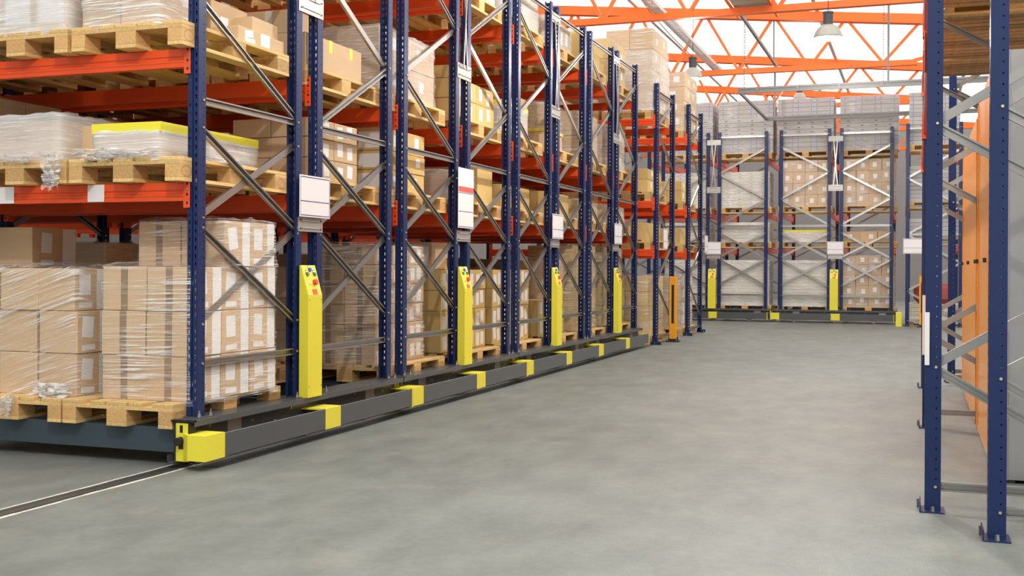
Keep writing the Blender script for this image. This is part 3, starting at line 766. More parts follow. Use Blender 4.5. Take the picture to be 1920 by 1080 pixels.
def loose_film(parent, x, y, z, w, h, m, seed, axis=0):
    b = MB(); n, k = 22, 22
    for i in range(n + 1):
        for j in range(k + 1):
            u, v = i / n, j / k; q = Vector((u * 5 + seed, v * 5, seed))
            a = (u - .5) * w * (1 - .35 * v) + noise.noise(q * 1.1) * w * .25; o_ = noise.noise(q * 1.7 + Vector((7, 0, 0))) * 0.05 - 0.015 - 0.03 * v; zz = z - v * h + noise.noise(q * 1.3 + Vector((0, 9, 0))) * h * .22
            b.v.append((x + a, y + o_, zz) if axis == 0 else (x - o_, y + a, zz))
    for i in range(n):
        for j in range(k): c = i * (k + 1) + j; b.face([c, c + 1, c + k + 2, c + k + 1], m)
    me = b.mesh('loose_film_end')
    for p in me.polygons: p.use_smooth = True
    obj('loose_film_end', me, parent)

def flats(base, x0, x1, y0, y1, z0, n, h, where, m=None, slots=False, blue=False, colour='white'):
    key = ('flat', round(x1 - x0, 2), round(y1 - y0, 2), round(h, 3), m.name, slots, blue)
    if key not in _CM:
        b = MB(); w, d = x1 - x0, y1 - y0; b.box(0, w, 0, d, 0, h - 0.004, m, 0.003)
        if slots:
            for q in range(4):
                yy = d * (0.14 + 0.24 * q); b.box(w, w + 0.0012, yy - 0.03, yy + 0.03, h * .32, h * .5, FLATD)
                xx = w * (0.14 + 0.24 * q); b.box(xx - 0.03, xx + 0.03, -0.0012, 0, h * .32, h * .5, FLATD)
        if blue:
            for q in (0.08, 0.27, 0.37, 0.60, 0.70, 0.93): b.box(w, w + 0.0012, d * q - 0.006, d * q + 0.006, h * .1, h * .8, BLUEP)
        _CM[key] = b.mesh('flat_pack_carton')
    me = _CM[key]
    for k in range(n):
        dx, dy = random.uniform(-.004, .004), random.uniform(-.004, .004); wx, wy = T(base, x0 + dx, y0 + dy)
        o = obj('flat_pack_carton', me, None, (wx, wy, z0 + k * h), base[2])
        tag(o, '%s flat carton, %s layer, %s' % (colour, ['first', 'second', 'third', 'fourth', 'fifth', 'sixth', 'seventh', 'eighth', 'ninth', 'tenth', 'eleventh', 'twelfth', 'thirteenth', 'fourteenth', 'fifteenth', 'sixteenth'][k], where), 'carton', 'flat cartons, ' + where)

def band(base, x0, x1, y0, y1, z0, z1, where):
    b = MB(); t = 0.006
    b.box(x0 - t, x1 + t, y0 - t, y0, z0, z1, YTAPE); b.box(x0 - t, x1 + t, y1, y1 + t, z0, z1, YTAPE); b.box(x1, x1 + t, y0, y1, z0, z1, YTAPE); b.box(x0 - t, x0, y0, y1, z0, z1, YTAPE); b.box(x0 - t, x1 + t, y0 - t, y1 + t, z1, z1 + 0.003, YTAPE)
    wx, wy = T(base, 0, 0); tag(obj('edge_band_lid', b, None, (wx, wy, 0), base[2]), 'yellow lid with deep rim, ' + where, 'lid', 'yellow lids on loads')

_WL = {}
def wrapped_load(base, x0, x1, y0, y1, z0, h, where):
    key = (round(x1 - x0, 2), round(y1 - y0, 2), round(h, 2))
    if key not in _WL:
        b = MB(); w_, d_ = x1 - x0, y1 - y0; nx, ny, nz = 2, 3, max(1, round(h / 0.25))
        for i in range(nx):
            for j in range(ny):
                for k in range(nz): b.box(i * w_ / nx + .002, (i + 1) * w_ / nx - .002, j * d_ / ny + .002, (j + 1) * d_ / ny - .002, k * h / nz, (k + 1) * h / nz - .003, CARD, 0.005)
        f = MB(); f.box(-.01, w_ + .01, -.01, d_ + .01, 0, h + .008, FILM, 0.02)
        _WL[key] = (b.mesh('boxed_goods'), f.mesh('film_cover'))
    wx, wy = T(base, x0, y0)
    o = obj('wrapped_load', _WL[key][0], None, (wx, wy, z0), base[2]); obj('film_cover', _WL[key][1], o)
    tag(o, 'film covered goods, ' + where, 'wrapped load', 'film covered goods deep inside the racks')

# ------------------------------------------------------------------ loads of the nearest mobile rack
B0 = (0, 0, 0.0); GP = 0.228; PH = 0.144
W_ = 'floor level, near half, nearest rack'
pallet(B0, -0.885, -0.20, GP, W_, group='pallets of the nearest rack')
zt = stack(B0, -0.70, -0.045, -0.07, 0.87, GP + PH, 2, 3, [0.272] * 3, 'tl', W_, True)
stack(B0, -0.69, -0.045, 0.26, 0.86, zt, 2, 2, [0.29], 'tl', 'upper tier, ' + W_, True)
wrap(B0, -0.70, -0.045, -0.07, 0.87, GP + PH, zt, FILM, W_, 1)
wrap(B0, -0.69, -0.045, 0.26, 0.86, zt + 0.02, zt + 0.292, FILM, 'upper boxes, ' + W_, 2, dome=0.02)
W_ = 'inner floor level, near half, nearest rack'
pallet(B0, -1.70, -0.20, GP, W_, group='pallets of the nearest rack')
zt = stack(B0, -1.80, -0.90, -0.07, 0.85, GP + PH, 3, 3, [0.267] * 3, 'l', W_, True, wob=0.012)
stack(B0, -1.95, -1.64, 0.36, 0.80, zt, 1, 1, [0.28], 'l', 'upper tier, ' + W_, True)
f3_ = wrap(B0, -1.80, -0.90, -0.07, 0.85, GP + PH, zt, FILMD, W_, 5, wr=0.02)
loose_film(f3_, -1.02, -0.11, GP + PH + 0.09, 0.28, 0.12, FILMW, 12); loose_film(f3_, -1.28, -0.215, GP + 0.15, 0.10, 0.12, FILMM, 14)
# first shelf
z1 = LV[0] + 0.001
W_ = 'first shelf, near half, nearest rack'
pallet(B0, -0.845, -0.20, z1, W_, group='pallets of the nearest rack')
stack(B0, -0.70, -0.215, -0.15, 0.89, z1 + PH, 1, 1, [0.21], 's', W_, True, colour='long low')
band(B0, -0.703, -0.212, -0.153, 0.893, z1 + PH + 0.155, z1 + PH + 0.212, W_)
f2_ = wrap(B0, -0.703, -0.212, -0.153, 0.893, z1 + PH, z1 + PH + 0.16, FILMW, W_, 8, wr=0.02, dome=0.0)
W_ = 'inner first shelf, near half, nearest rack'
pallet(B0, -1.665, -0.20, z1, W_, group='pallets of the nearest rack')
stack(B0, -1.62, -0.98, -0.13, 0.80, z1 + PH, 2, 2, [0.26], 's', W_, True)
stack(B0, -0.975, -0.76, 0.05, 0.45, z1 + PH, 1, 1, [0.24], 'p', 'outside the film, ' + W_, True)
f_ = wrap(B0, -1.62, -0.975, -0.13, 0.80, z1 + PH, z1 + PH + 0.29, FILMW, W_, 12, wr=0.03, dome=0.06)
loose_film(f_, -0.93, -0.215, z1 + 0.17, 0.16, 0.20, FILMM, 3); loose_film(f_, -1.3, -0.17, z1 + 0.20, 0.6, 0.07, FILMM, 4)
loose_film(f2_, -0.62, -0.175, z1 + 0.21, 0.34, 0.08, FILMM, 6); loose_film(f2_, -0.35, -0.175, z1 + 0.20, 0.34, 0.06, FILMM, 8); loose_film(f2_, -0.20, 0.35, z1 + 0.20, 0.9, 0.06, FILMM, 9, 1)
# middle shelf
z2 = LV[1] + 0.001
W_ = 'middle shelf, near half, nearest rack'
pallet(B0, -0.83, -0.20, z2, W_, group='pallets of the nearest rack')
stack(B0, -0.80, -0.23, -0.14, 0.30, z2 + PH, 2, 1, [0.33, 0.33], 's', W_, True)
wrap(B0, -0.80, -0.23, -0.14, 0.30, z2 + PH, z2 + PH + 0.66, FILMM, W_, 15, wr=0.02)
Wb = 'middle shelf, near half, nearest rack'
carton(B0, -0.62, 0.36, z2 + PH, 0.40, 0.42, 0.26, 's', 'wrapped brown carton left of the silver taped one, ' + Wb, 'loose cartons', True)
carton(B0, -0.44, 0.80, z2 + PH, 0.38, 0.18, 0.09, 'p', 'flat brown carton under the silver taped one, ' + Wb, 'loose cartons', True)
carton(B0, -0.46, 0.62, z2 + PH + 0.095, 0.37, 0.34, 0.105, 'c', 'brown carton sealed with silver tape, ' + Wb, 'loose cartons', True, 0.05)
carton(B0, -0.34, 0.40, z2 + PH, 0.30, 0.38, 0.09, 'l', 'low carton with a white side panel, ' + Wb, 'loose cartons', True)
W_ = 'inner middle shelf, near half, nearest rack'
pallet(B0, -1.66, -0.20, z2, W_, group='pallets of the nearest rack')
stack(B0, -1.66, -0.89, -0.17, 0.75, z2 + PH, 3, 1, [0.45], 'w', W_, True)
wrap(B0, -1.66, -0.89, -0.17, 0.75, z2 + PH, z2 + PH + 0.45, FILMW, W_, 19, wr=0.02)

# rear half of the nearest rack
W_ = 'first shelf, far half, nearest rack'
pallet(B0, -0.88, 1.32, z1, W_, group='pallets of the nearest rack')
stack(B0, -0.75, -0.10, 1.40, 2.14, z1 + PH, 2, 2, [0.15, 0.15, 0.14], 'm', W_, True)
W_ = 'middle shelf, far half, nearest rack'
pallet(B0, -0.88, 1.32, z2, W_, group='pallets of the nearest rack')
zz = z2 + PH
_o = carton(B0, -0.55, 1.34, zz, 0.45, 0.86, 0.24, 'p', 'long brown carton with two yellow tapes, ' + W_, 'loose cartons', True)
for yy in (0.34, 0.66):
    b = MB(); b.box(0.45, 0.4512, yy, yy + 0.05, 0.15, 0.24, YTAPE); b.box(0.36, 0.4512, yy, yy + 0.05, 0.24, 0.2412, YTAPE); obj('yellow_tape', b, _o)
b = MB(); b.box(0.45, 0.4512, 0.03, 0.20, 0.05, 0.22, PAPER); obj('paper_label', b, _o)
carton(B0, -0.62, 1.36, zz + 0.245, 0.40, 0.34, 0.17, 'c', 'brown carton on the long taped carton, ' + W_, 'loose cartons', True)
carton(B0, -0.86, 1.9, zz + 0.0, 0.30, 0.40, 0.36, 's', 'tall brown carton behind the long taped carton, ' + W_, 'loose cartons', True)
W_ = 'top shelf, near half, nearest rack'
z3 = LV[2] + 0.001
for (yy, hw, sd) in ((-0.20, 'near half', 21), (1.32, 'far half', 22)):
    W_ = 'top shelf, %s, nearest rack' % hw
    pallet(B0, -0.88, yy, z3, W_, True, 'pallets of the nearest rack')
    stack(B0, -0.86, -0.12, yy + 0.05, yy + 1.12, z3 + PH, 1, 2, [0.4], 's', W_)
    pallet(B0, -1.70, yy, z3, 'inner ' + W_, True, 'pallets of the nearest rack')
for (zl, ln) in ((z1, 'first'), (z2, 'middle')):
    W_ = 'inner %s shelf, far half, nearest rack' % ln
    pallet(B0, -1.70, 1.32, zl, W_, True, 'pallets of the nearest rack')
    wrapped_load(B0, -1.66, -0.95, 1.36, 2.3, zl + PH, 0.36, W_)

for (zl, ln, hh) in ((GP, 'floor level', 1.0), (z1, 'first shelf', 0.5), (z2, 'middle shelf', 0.7), (z3, 'top shelf', 0.8)):
    for q, (xx, dp) in enumerate(((-2.62, 'third'), (-3.70, 'fourth'), (-4.55, 'fifth'))):
        for hw, yy in (('near', -0.2), ('far', 1.32)):
            W_ = '%s pallet place from the aisle, %s, %s half, nearest rack' % (dp, ln, hw)
            if not (ln == 'floor level' and q == 0 and hw == 'near'):
                pallet(B0, xx, yy, zl, W_, False, 'pallets of the nearest rack'); wrapped_load(B0, xx + 0.03, xx + 0.75, yy + 0.05, yy + 1.1, zl + PH, hh, W_)
# ------------------------------------------------------------------ loads of the other mobile racks of the left row
def unit_base(i): return (0, P * i, 0.0)
def simple_pallet(i, y, z, where, detail=True): pallet(unit_base(i), -0.88, y, z, where, detail, 'pallets of the %s rack' % ranks[i])
def W(level, half, i): return '%s, %s half, %s rack' % (level, half, ranks[i])
# second rack
B = unit_base(1)
w = W('floor level', 'near', 1); simple_pallet(1, -0.20, GP, w)
stack(B, -0.80, -0.20, -0.18, 0.78, GP + PH, 2, 3, [0.168] * 6, 'tm', w, True)
wrap(B, -0.80, -0.20, -0.18, 0.78, GP + PH, GP + PH + 1.01, FILM, w, 31)
w = W('floor level', 'far', 1); simple_pallet(1, 1.30, GP, w)
stack(B, -0.86, -0.24, 1.28, 2.45, GP + PH, 2, 4, [0.20] * 4, 'ym', w, True)
carton(B, -0.70, 1.3, GP + PH + 0.802, 0.35, 0.38, 0.26, 'w', 'brown carton with white front sheet, upper tier, ' + w, 'loose cartons')
w = W('first shelf', 'near', 1); simple_pallet(1, -0.18, z1, w)
stack(B, -0.72, -0.12, -0.16, 0.62, z1 + PH, 2, 2, [0.17, 0.16, 0.19], 'yws', w, True)
w = W('first shelf', 'far', 1); simple_pallet(1, 1.30, z1, w)
stack(B, -0.75, -0.15, 1.30, 1.85, z1 + PH, 1, 1, [0.26], 's', w); wrap(B, -0.75, -0.15, 1.30, 1.85, z1 + PH, z1 + PH + 0.27, FILMM, w, 35, wr=0.03, dome=0.05)
carton(B, -0.72, 1.95, z1 + PH, 0.58, 0.42, 0.38, 'y', 'tall plain brown carton behind the wrapped one, ' + w, 'loose cartons')
w = W('middle shelf', 'near', 1); simple_pallet(1, -0.22, z2, w)
stack(B, -0.82, -0.14, -0.25, 0.85, z2 + PH, 1, 2, [0.28, 0.26], 's', w); wrap(B, -0.82, -0.14, -0.25, 0.85, z2 + PH, z2 + PH + 0.55, FILMM, w, 37, wr=0.03, dome=0.05)
w = W('middle shelf', 'far', 1); simple_pallet(1, 1.30, z2, w)
stack(B, -0.74, -0.12, 1.36, 2.36, z2 + PH, 1, 2, [0.19, 0.19], 'ym', w)
carton(B, -0.5, 1.36, z2 + PH + 0.381, 0.35, 0.35, 0.12, 'ys', 'small brown carton on top of the load, ' + w, 'loose cartons')
for hw, yy, sd in (('near', -0.2, 41), ('far', 1.3, 42)):
    w = W('top shelf', hw, 1); simple_pallet(1, yy, z3, w)
    stack(B, -0.84, -0.14, yy + 0.05, yy + 1.1, z3 + PH, 1, 2, [0.45], 's', w); wrap(B, -0.84, -0.14, yy + 0.05, yy + 1.1, z3 + PH, z3 + PH + 0.45, FILMW, w, sd)
# third rack
B = unit_base(2)
w = W('floor level', 'near', 2); simple_pallet(2, -0.20, GP, w)
stack(B, -0.80, -0.22, -0.24, 0.95, GP + PH, 2, 4, [0.20] * 4, 'ym', w, True)
w = W('floor level', 'far', 2); simple_pallet(2, 1.30, GP, w)
stack(B, -0.84, -0.22, 1.3, 1.75, GP + PH, 2, 1, [0.22, 0.22], 'ym', w); stack(B, -0.80, -0.25, 1.8, 2.42, GP + PH, 1, 1, [0.3, 0.3, 0.32], 's', 'rear column, ' + w)
wrap(B, -0.80, -0.25, 1.8, 2.42, GP + PH, GP + PH + 0.92, FILM, w, 51)
w = W('first shelf', 'near', 2); simple_pallet(2, -0.15, z1, w)
stack(B, -0.80, -0.18, -0.1, 0.85, z1 + PH, 2, 2, [0.26], 'yt', w)
w = W('first shelf', 'far', 2); simple_pallet(2, 1.30, z1, w)
stack(B, -0.80, -0.15, 1.32, 2.3, z1 + PH, 2, 2, [0.28], 'y', w)
w = W('middle shelf', 'near', 2); simple_pallet(2, -0.2, z2, w)
stack(B, -0.80, -0.15, -0.15, 0.65, z2 + PH, 1, 1, [0.34], 's', w, colour='wrapped'); band(B, -0.803, -0.147, -0.153, 0.653, z2 + PH + 0.30, z2 + PH + 0.345, w); wrap(B, -0.80, -0.15, -0.15, 0.65, z2 + PH, z2 + PH + 0.30, FILMW, w, 53, dome=0)
carton(B, -0.75, 0.70, z2 + PH, 0.5, 0.26, 0.5, 's', 'tall brown carton behind the yellow rimmed load, ' + w, 'loose cartons')
w = W('middle shelf', 'far', 2); simple_pallet(2, 1.30, z2, w)
stack(B, -0.80, -0.15, 1.32, 2.0, z2 + PH, 1, 1, [0.22], 's', w, colour='wrapped'); band(B, -0.803, -0.147, 1.317, 2.003, z2 + PH + 0.19, z2 + PH + 0.225, w)
stack(B, -0.78, -0.16, 1.34, 1.95, z2 + PH + 0.23, 1, 1, [0.30], 'p', 'upper, ' + w); wrap(B, -0.80, -0.15, 1.32, 2.0, z2 + PH + 0.23, z2 + PH + 0.54, FILM, w, 55, wr=0.03, dome=0.05)
w = W('top shelf', 'near', 2); simple_pallet(2, -0.2, z3, w)
stack(B, -0.84, -0.14, -0.18, 0.98, z3 + PH, 1, 2, [0.42, 0.40], 's', w); wrap(B, -0.84, -0.14, -0.18, 0.98, z3 + PH, z3 + PH + 0.62, FILMW, w, 57, wr=0.03)
w = W('top shelf', 'far', 2); simple_pallet(2, 1.3, z3, w)
stack(B, -0.84, -0.14, 1.3, 2.3, z3 + PH, 1, 2, [0.32], 'm', w); wrap(B, -0.84, -0.14, 1.3, 2.3, z3 + PH, z3 + PH + 0.32, FILMM, w, 58)
# fourth rack
B = unit_base(3)
w = W('floor level', 'near', 3); simple_pallet(3, -0.2, GP, w)
stack(B, -0.82, -0.2, -0.2, 0.9, GP + PH, 2, 3, [0.28] * 4, 'y', w); wrap(B, -0.82, -0.2, -0.2, 0.9, GP + PH, GP + PH + 1.12, FILM, w, 61, wr=0.03)
w = W('floor level', 'far', 3); simple_pallet(3, 1.3, GP, w)
stack(B, -0.82, -0.2, 1.32, 2.4, GP + PH, 2, 3, [0.28] * 4, 'ys', w); wrap(B, -0.82, -0.2, 1.32, 2.4, GP + PH, GP + PH + 1.12, FILM, w, 62)
for lv, zl, sty in (('first shelf', z1, 'y'), ('middle shelf', z2, 's')):
    for hw, yy in (('near', -0.15), ('far', 1.35)):
        w = W(lv, hw, 3); simple_pallet(3, yy - 0.05, zl, w)
        hh = [0.26] if lv == 'first shelf' else [0.30, 0.32]
        stack(B, -0.80, -0.15, yy, yy + 0.95, zl + PH, 1, 2, hh, sty, w)
        wrap(B, -0.80, -0.15, yy, yy + 0.95, zl + PH, zl + PH + sum(hh), FILM if hw == 'near' else FILMM, w, 63 + int(yy * 10) + int(zl), wr=0.03, dome=0.05)
w = W('top shelf', 'near', 3); simple_pallet(3, -0.2, z3, w)
stack(B, -0.80, -0.14, -0.15, 0.55, z3 + PH, 1, 1, [0.42], 'ys', w); stack(B, -0.80, -0.14, 0.60, 0.95, z3 + PH, 1, 1, [0.25], 'y', 'rear box, ' + w)
w = W('top shelf', 'far', 3); simple_pallet(3, 1.3, z3, w)
stack(B, -0.80, -0.14, 1.3, 2.3, z3 + PH, 1, 2, [0.30, 0.30], 'ys', w); wrap(B, -0.80, -0.14, 1.3, 2.3, z3 + PH, z3 + PH + 0.60, FILM, w, 71)

# inner slots of racks two to four: one larger carton load on every level
for i in (1, 2, 3):
    B = unit_base(i)
    for lv, zl in (('inner floor level', GP), ('inner first shelf', z1), ('inner middle shelf', z2), ('inner top shelf', z3)):
        for hw, yy in (('near', -0.2), ('far', 1.3)):
            w = W(lv, hw, i); pallet(B, -1.72, yy, zl, w, False, 'pallets of the %s rack' % ranks[i])
            wrapped_load(B, -1.66, -0.98, yy + 0.05, yy + 1.1, zl + PH, 0.82 if 'floor' in lv else 0.45, w)
            w = w.replace('inner', 'innermost'); pallet(B, -2.62, yy, zl, w, False, 'pallets of the %s rack' % ranks[i]); wrapped_load(B, -2.6, -1.86, yy + 0.05, yy + 1.1, zl + PH, 0.95 if 'floor' in lv else 0.5, w)
w = W('inner floor level', 'far', 0); pallet(B0, -1.72, 1.3, GP, w, False, 'pallets of the nearest rack')

# ------------------------------------------------------------------ fixed racks at the end of the left row
for (yb, nm, sd) in ((11.64, 'first fixed rack', 80), (14.26, 'last fixed rack', 90)):
    B = (0.2, yb, 0.0)
    zl0 = 0.0
    w = 'floor level, ' + nm; pallet(B, -0.92, 0.0, 0.001, w, True, 'pallets of the fixed racks')
    st = 'y' if sd == 80 else 'm'
    stack(B, -0.90, -0.16, 0.02, 1.15, PH, 2, 3, [0.23] * 4, st, w); wrap(B, -0.90, -0.16, 0.02, 1.15, PH, PH + 0.93, FILM, w, sd, wr=0.03)
    for k, (zl, lv) in enumerate(((1.501, 'first shelf'), (2.261, 'middle shelf'), (3.551, 'top shelf'))):
        w = '%s, %s' % (lv, nm); pallet(B, -0.92, 0.0, zl, w, True, 'pallets of the fixed racks')
        if k == 0: stack(B, -0.80, -0.2, 0.05, 1.1, zl + PH, 1, 2, [0.28], 'y', w)
        elif k == 1: stack(B, -0.82, -0.18, 0.05, 1.1, zl + PH, 2, 2, [0.2, 0.17], 'ys', w)
        else:
            T_ = 1.28 if sd == 80 else 1.02
            stack(B, -0.86, -0.10, 0.02, 1.15, zl + PH, 2, 2, [T_ / 4] * 4, 's' if sd == 80 else 'sf', w)
            wrap(B, -0.86, -0.10, 0.02, 1.15, zl + PH, zl + PH + T_, FILM, w, sd + 5, wr=0.03, dome=0.08 if sd == 80 else 0.02)
            if sd == 80: wrap(B, -0.87, -0.09, 0.01, 1.16, zl + PH, zl + PH + T_ * .72, FILMM, 'second turn, ' + w, sd + 6, wr=0.03, dome=0.0)
        w = 'inner %s, %s' % (lv, nm); pallet(B, -1.78, 0.0, zl, w, False, 'pallets of the fixed racks'); wrapped_load(B, -1.72, -1.0, 0.05, 1.1, zl + PH, 0.4, w)
# tall brown stack just beyond
B = (0.12, 17.1, 0.0)
# ------------------------------------------------------------------ racks across the end
R9 = -math.pi / 2
for (ox, nm, full, sd) in ((1.127, 'facing end rack', True, 100), (-1.60, 'left end rack', False, 120)):
    B = (ox, YF, R9)
    for hf, yy in (('left half', -0.06), ('right half', 1.32)):
        y0, y1 = yy, yy + 1.10
        isR = hf == 'right half'; card = full and isR
        x0, x1 = -0.92, -0.12
        w = 'floor level, %s, %s' % (hf, nm); pallet(B, x0, y0 - 0.05, GP, w, False, 'pallets of the end racks')
        if card:
            stack(B, x0, x1, y0, y1, GP + PH, 1, 4, [0.235] * 4, 's', w); stack(B, x0, x1, y0, y1, GP + PH + 0.945, 1, 4, [0.2], 's', 'above the rest, ' + w)
            wrap(B, x0, x1, y0, y1, GP + PH, GP + PH + 1.14, FILM, w, sd + 1)
        else:
            flats(B, x0, x1, y0, y1, GP + PH, 14, 0.0735, w, FLATW, False, False); wrap(B, x0, x1, y0, y1, GP + PH, GP + PH + 1.03, FILMM, w, sd + 2, wr=0.02, dome=0.0)
        w = 'first shelf, %s, %s' % (hf, nm); pallet(B, x0, y0 - 0.05, z1, w, False, 'pallets of the end racks')
        if card: stack(B, x0, x1, y0, y1, z1 + PH, 1, 3, [0.22], 's', w)
        elif full:
            stack(B, x0, x1, y0, y1, z1 + PH, 1, 1, [0.26], 'p', w, colour='low'); band(B, x0, x1, y0, y1, z1 + PH + 0.21, z1 + PH + 0.262, w); wrap(B, x0, x1, y0, y1, z1 + PH, z1 + PH + 0.21, FILMW, w, sd + 3, dome=0)
        else: flats(B, x0, x1, y0, y1, z1 + PH, 6, 0.0735, w, FLATW); wrap(B, x0, x1, y0, y1, z1 + PH, z1 + PH + 0.44, FILMM, w, sd + 4, wr=0.02, dome=0.0)
        w = 'middle shelf, %s, %s' % (hf, nm); pallet(B, x0, y0 - 0.05, z2, w, False, 'pallets of the end racks')
        if full: stack(B, x0, x1, y0, y1, z2 + PH, 1, 4, [0.26] * 4, 's', w); wrap(B, x0, x1, y0, y1, z2 + PH, z2 + PH + 1.04, FILM, w, sd + 5)
        else: flats(B, x0, x1, y0, y1, z2 + PH, 11, 0.0735, w, FLATW, True); wrap(B, x0, x1, y0, y1, z2 + PH, z2 + PH + 0.81, FILMM, w, sd + 6, wr=0.02, dome=0.0)
        w = 'top shelf, %s, %s' % (hf, nm); pallet(B, x0, y0 - 0.05, z3, w, False, 'pallets of the end racks')
        for k in range(2): pass
        e = 0.07
        flats(B, x0, x1, y0 - e, y1 + e, z3 + PH, 4, 0.10, w, FLATG, False, True, 'grey'); flats(B, x0, x1, y0 - e, y1 + e, z3 + PH + 0.40, 4, 0.10, 'upper part, ' + w, FLATG, True, False, 'grey')
        flats(B, x0, x1, y0 - e, y1 + e, z3 + PH + 0.80, 4, 0.10, 'crown part, ' + w, FLATG, False, True, 'grey')
        wrap(B, x0, x1, y0 - e, y1 + e, z3 + PH, z3 + PH + 1.20, film('stretch_film_glossy', 0.05, 0.5) if sd == 100 and not isR else FILM, w, sd + 7, wr=0.015, dome=0.0)
B = (3.86, 19.6, R9)
for lv, zl, n, m_, e_ in (('floor level', 0.001, 4, FLATW, 0), ('first shelf', 1.721, 5, FLATG, 0), ('middle shelf', 2.501, 9, FLATG, 0), ('top shelf', 3.721, 13, FLATG, 0)):
    w = '%s, end rack at the right' % lv; pallet(B, -0.92, -0.05, zl, w, False, 'pallets of the end racks')
    flats(B, -0.92, -0.12, -0.02, 1.0, zl + PH, n, 0.085, w, m_, False, lv == 'top shelf', 'pale')
b = MB(); b.box(-0.40, 0.40, -0.35, 0.35, 0, 0.42, REDBAG, 0.10); o = obj('sack', b, None, (4.35, 20.05, PH + 0.345)); tag(o, 'dark red sack on pale flat cartons in the end rack at the right', 'sack')

# ------------------------------------------------------------------ right side goods
def steel_box(y0, y1, h, label, front=False):
    r = thing('steel_container', label, 'container', (4.45, y0, 0), 0, 'tall orange steel containers')
    L = y1 - y0; b = MB(); b.box(0.0, 0.012, 0, L, 0.02, h, ORSHEET)
    n = 1
    for i in range(n + 1):
        yy = L * i / n; b.box(-0.008, 0.0, max(0, yy - 0.03), min(L, yy + 0.03), 0.03, h - 0.02, ORSHEET, 0.003)
    obj('side_panel', b, r)
    b = MB(); b.box(0.012, 0.66, 0.004, L - 0.004, 0.02, h - 0.01, SHEET); obj('body', b, r)
    b = MB(); b.box(0.045, 0.66, -0.006, 0.002, 0.02, h, SHEET, 0.001); b.box(0.045, 0.060, -0.014, -0.006, 0.02, h, ZINC); p = obj('end_panel', b, r); p['label'] = 'galvanised sheet end panel'
    b = MB()
    for yy in (0.02, L - 0.03, L * 0.5):
        b.box(-0.02, 0.0, yy, yy + 0.03, 1.24, 1.27, BLACK)
    obj('latch', b, r)
    b = MB(); b.box(0.05, 0.10, 0.02, 0.10, 0, 0.02, DGREY); b.box(0.05, 0.10, L - 0.10, L - 0.02, 0, 0.02, DGREY); b.box(0.56, 0.62, 0.02, L - 0.02, 0, 0.02, DGREY); obj('skid', b, r)
steel_box(1.10, 3.22, 2.42, 'tall orange container with a galvanised end panel facing the camera')
steel_box(3.40, 6.10, 2.35, 'second tall orange container behind the nearer one')
_tb = MB(); _tb.box(0, 1.10, 0, 0.105, 0, 0.022, WOODD, 0.002); _tbm = _tb.mesh('deck_board')
rb = random.Random(5)
for bay, ys in (('nearer', 0.30), ('farther', 3.42)):
    yy = ys
    for k in range(20):
        o = obj('deck_board', _tbm, None, (4.10 + rb.uniform(-.01, .01), yy, 3.1015), rb.uniform(-.008, .008)); yy += 0.140 + rb.uniform(-.006, .006)
        tag(o, 'brown deck board across the upper beams, %s bay of the right side rack' % bay, 'board', 'deck boards of the %s bay, right side rack' % bay)
    for q, l in enumerate(('nearest', 'middle', 'farthest')):
        for k in range(4):
            o = obj('pallet', _ONE, None, (5.34, ys + 0.02 + q * 0.93, 3.1245 + k * 0.1445), math.pi / 2)
            tag(o, 'empty pallet, %s of four, %s stack, %s bay, right side rack' % (['lowest', 'second', 'third', 'topmost'][k], l, bay), 'pallet', 'empty pallets on the right side rack')

# ------------------------------------------------------------------ roof steel
def truss(Y, label, x0=-9.0, x1=4.0, zb=5.60):
    r = thing('roof_truss', label, 'roof truss', (0, Y, 0), 0, 'orange roof trusses')
    def zt(x): return roof_z(x) - 0.78
    b = MB(); b.box(x0, x1, -0.06, 0.06, zb, zb + 0.12, TRUSS); b.box(x0, x1, -0.08, -0.06, zb, zb + 0.015, TRUSS); obj('bottom_chord', b, r)
    b = MB(); b.extr([(-0.07, 0), (0.07, 0), (0.07, 0.2), (-0.07, 0.2)], (-14, 0, zt(-14)), (12, 0, zt(12)), (0, 1, 0), (0, 0, 1), TRUSS)
    b.extr([(-0.11, -0.015), (0.11, -0.015), (0.11, 0), (-0.11, 0)], (-14, 0, zt(-14)), (12, 0, zt(12)), (0, 1, 0), (0, 0, 1), TRUSS); obj('top_chord', b, r)
    xb = [0.20 + 1.55 * k for k in range(-6, 3)]
    for x in xb:
        for s in (-1, 1):
            xt = x + s * 0.72; a = Vector((x + s * 0.03, 0, zb + 0.12)); c = Vector((xt, 0, zt(xt)))
            bb = MB(); d = (c - a).normalized(); u = Vector((0, 1, 0)); v = d.cross(u)
            bb.extr([(-0.03, -0.03), (0.03, -0.03), (0.03, 0.03), (-0.03, 0.03)], a, c, u, v, TRUSS); obj('web_member', bb, r)
    bb = MB(); bb.extr([(-0.03, -0.04), (0.03, -0.04), (0.03, 0.04), (-0.03, 0.04)], (x1 - 0.1, 0, zb + 0.1), (x1 + 2.6, 0, zt(x1 + 2.6)), (0, 1, 0), (0.5, 0, 1), TRUSS); obj('end_strut', bb, r)
truss(14.0, 'nearest orange roof truss, carrying the cream heater box', x1=9)
truss(20.0, 'second orange roof truss, above the end racks')
truss(26.0, 'third orange roof truss, behind the second one', x1=9)
truss(32.0, 'fourth orange roof truss, low behind the end rack loads', x1=9)
truss(38.0, 'farthest orange roof truss', x1=9)
def purlin(x, label):
    b = MB(); z = roof_z(x) - 0.55; b.box(x - 0.04, x + 0.04, -10, 43.5, z - 0.0, z + 0.14, CEILM); tag(obj('roof_purlin', b), label, 'purlin', 'pale roof purlins')
for x, l in ((-2.2, 'pale roof purlin left of the cable tray'), (1.9, 'pale roof purlin above the facing lamp'), (5.2, 'pale roof purlin at the right')): purlin(x, l)

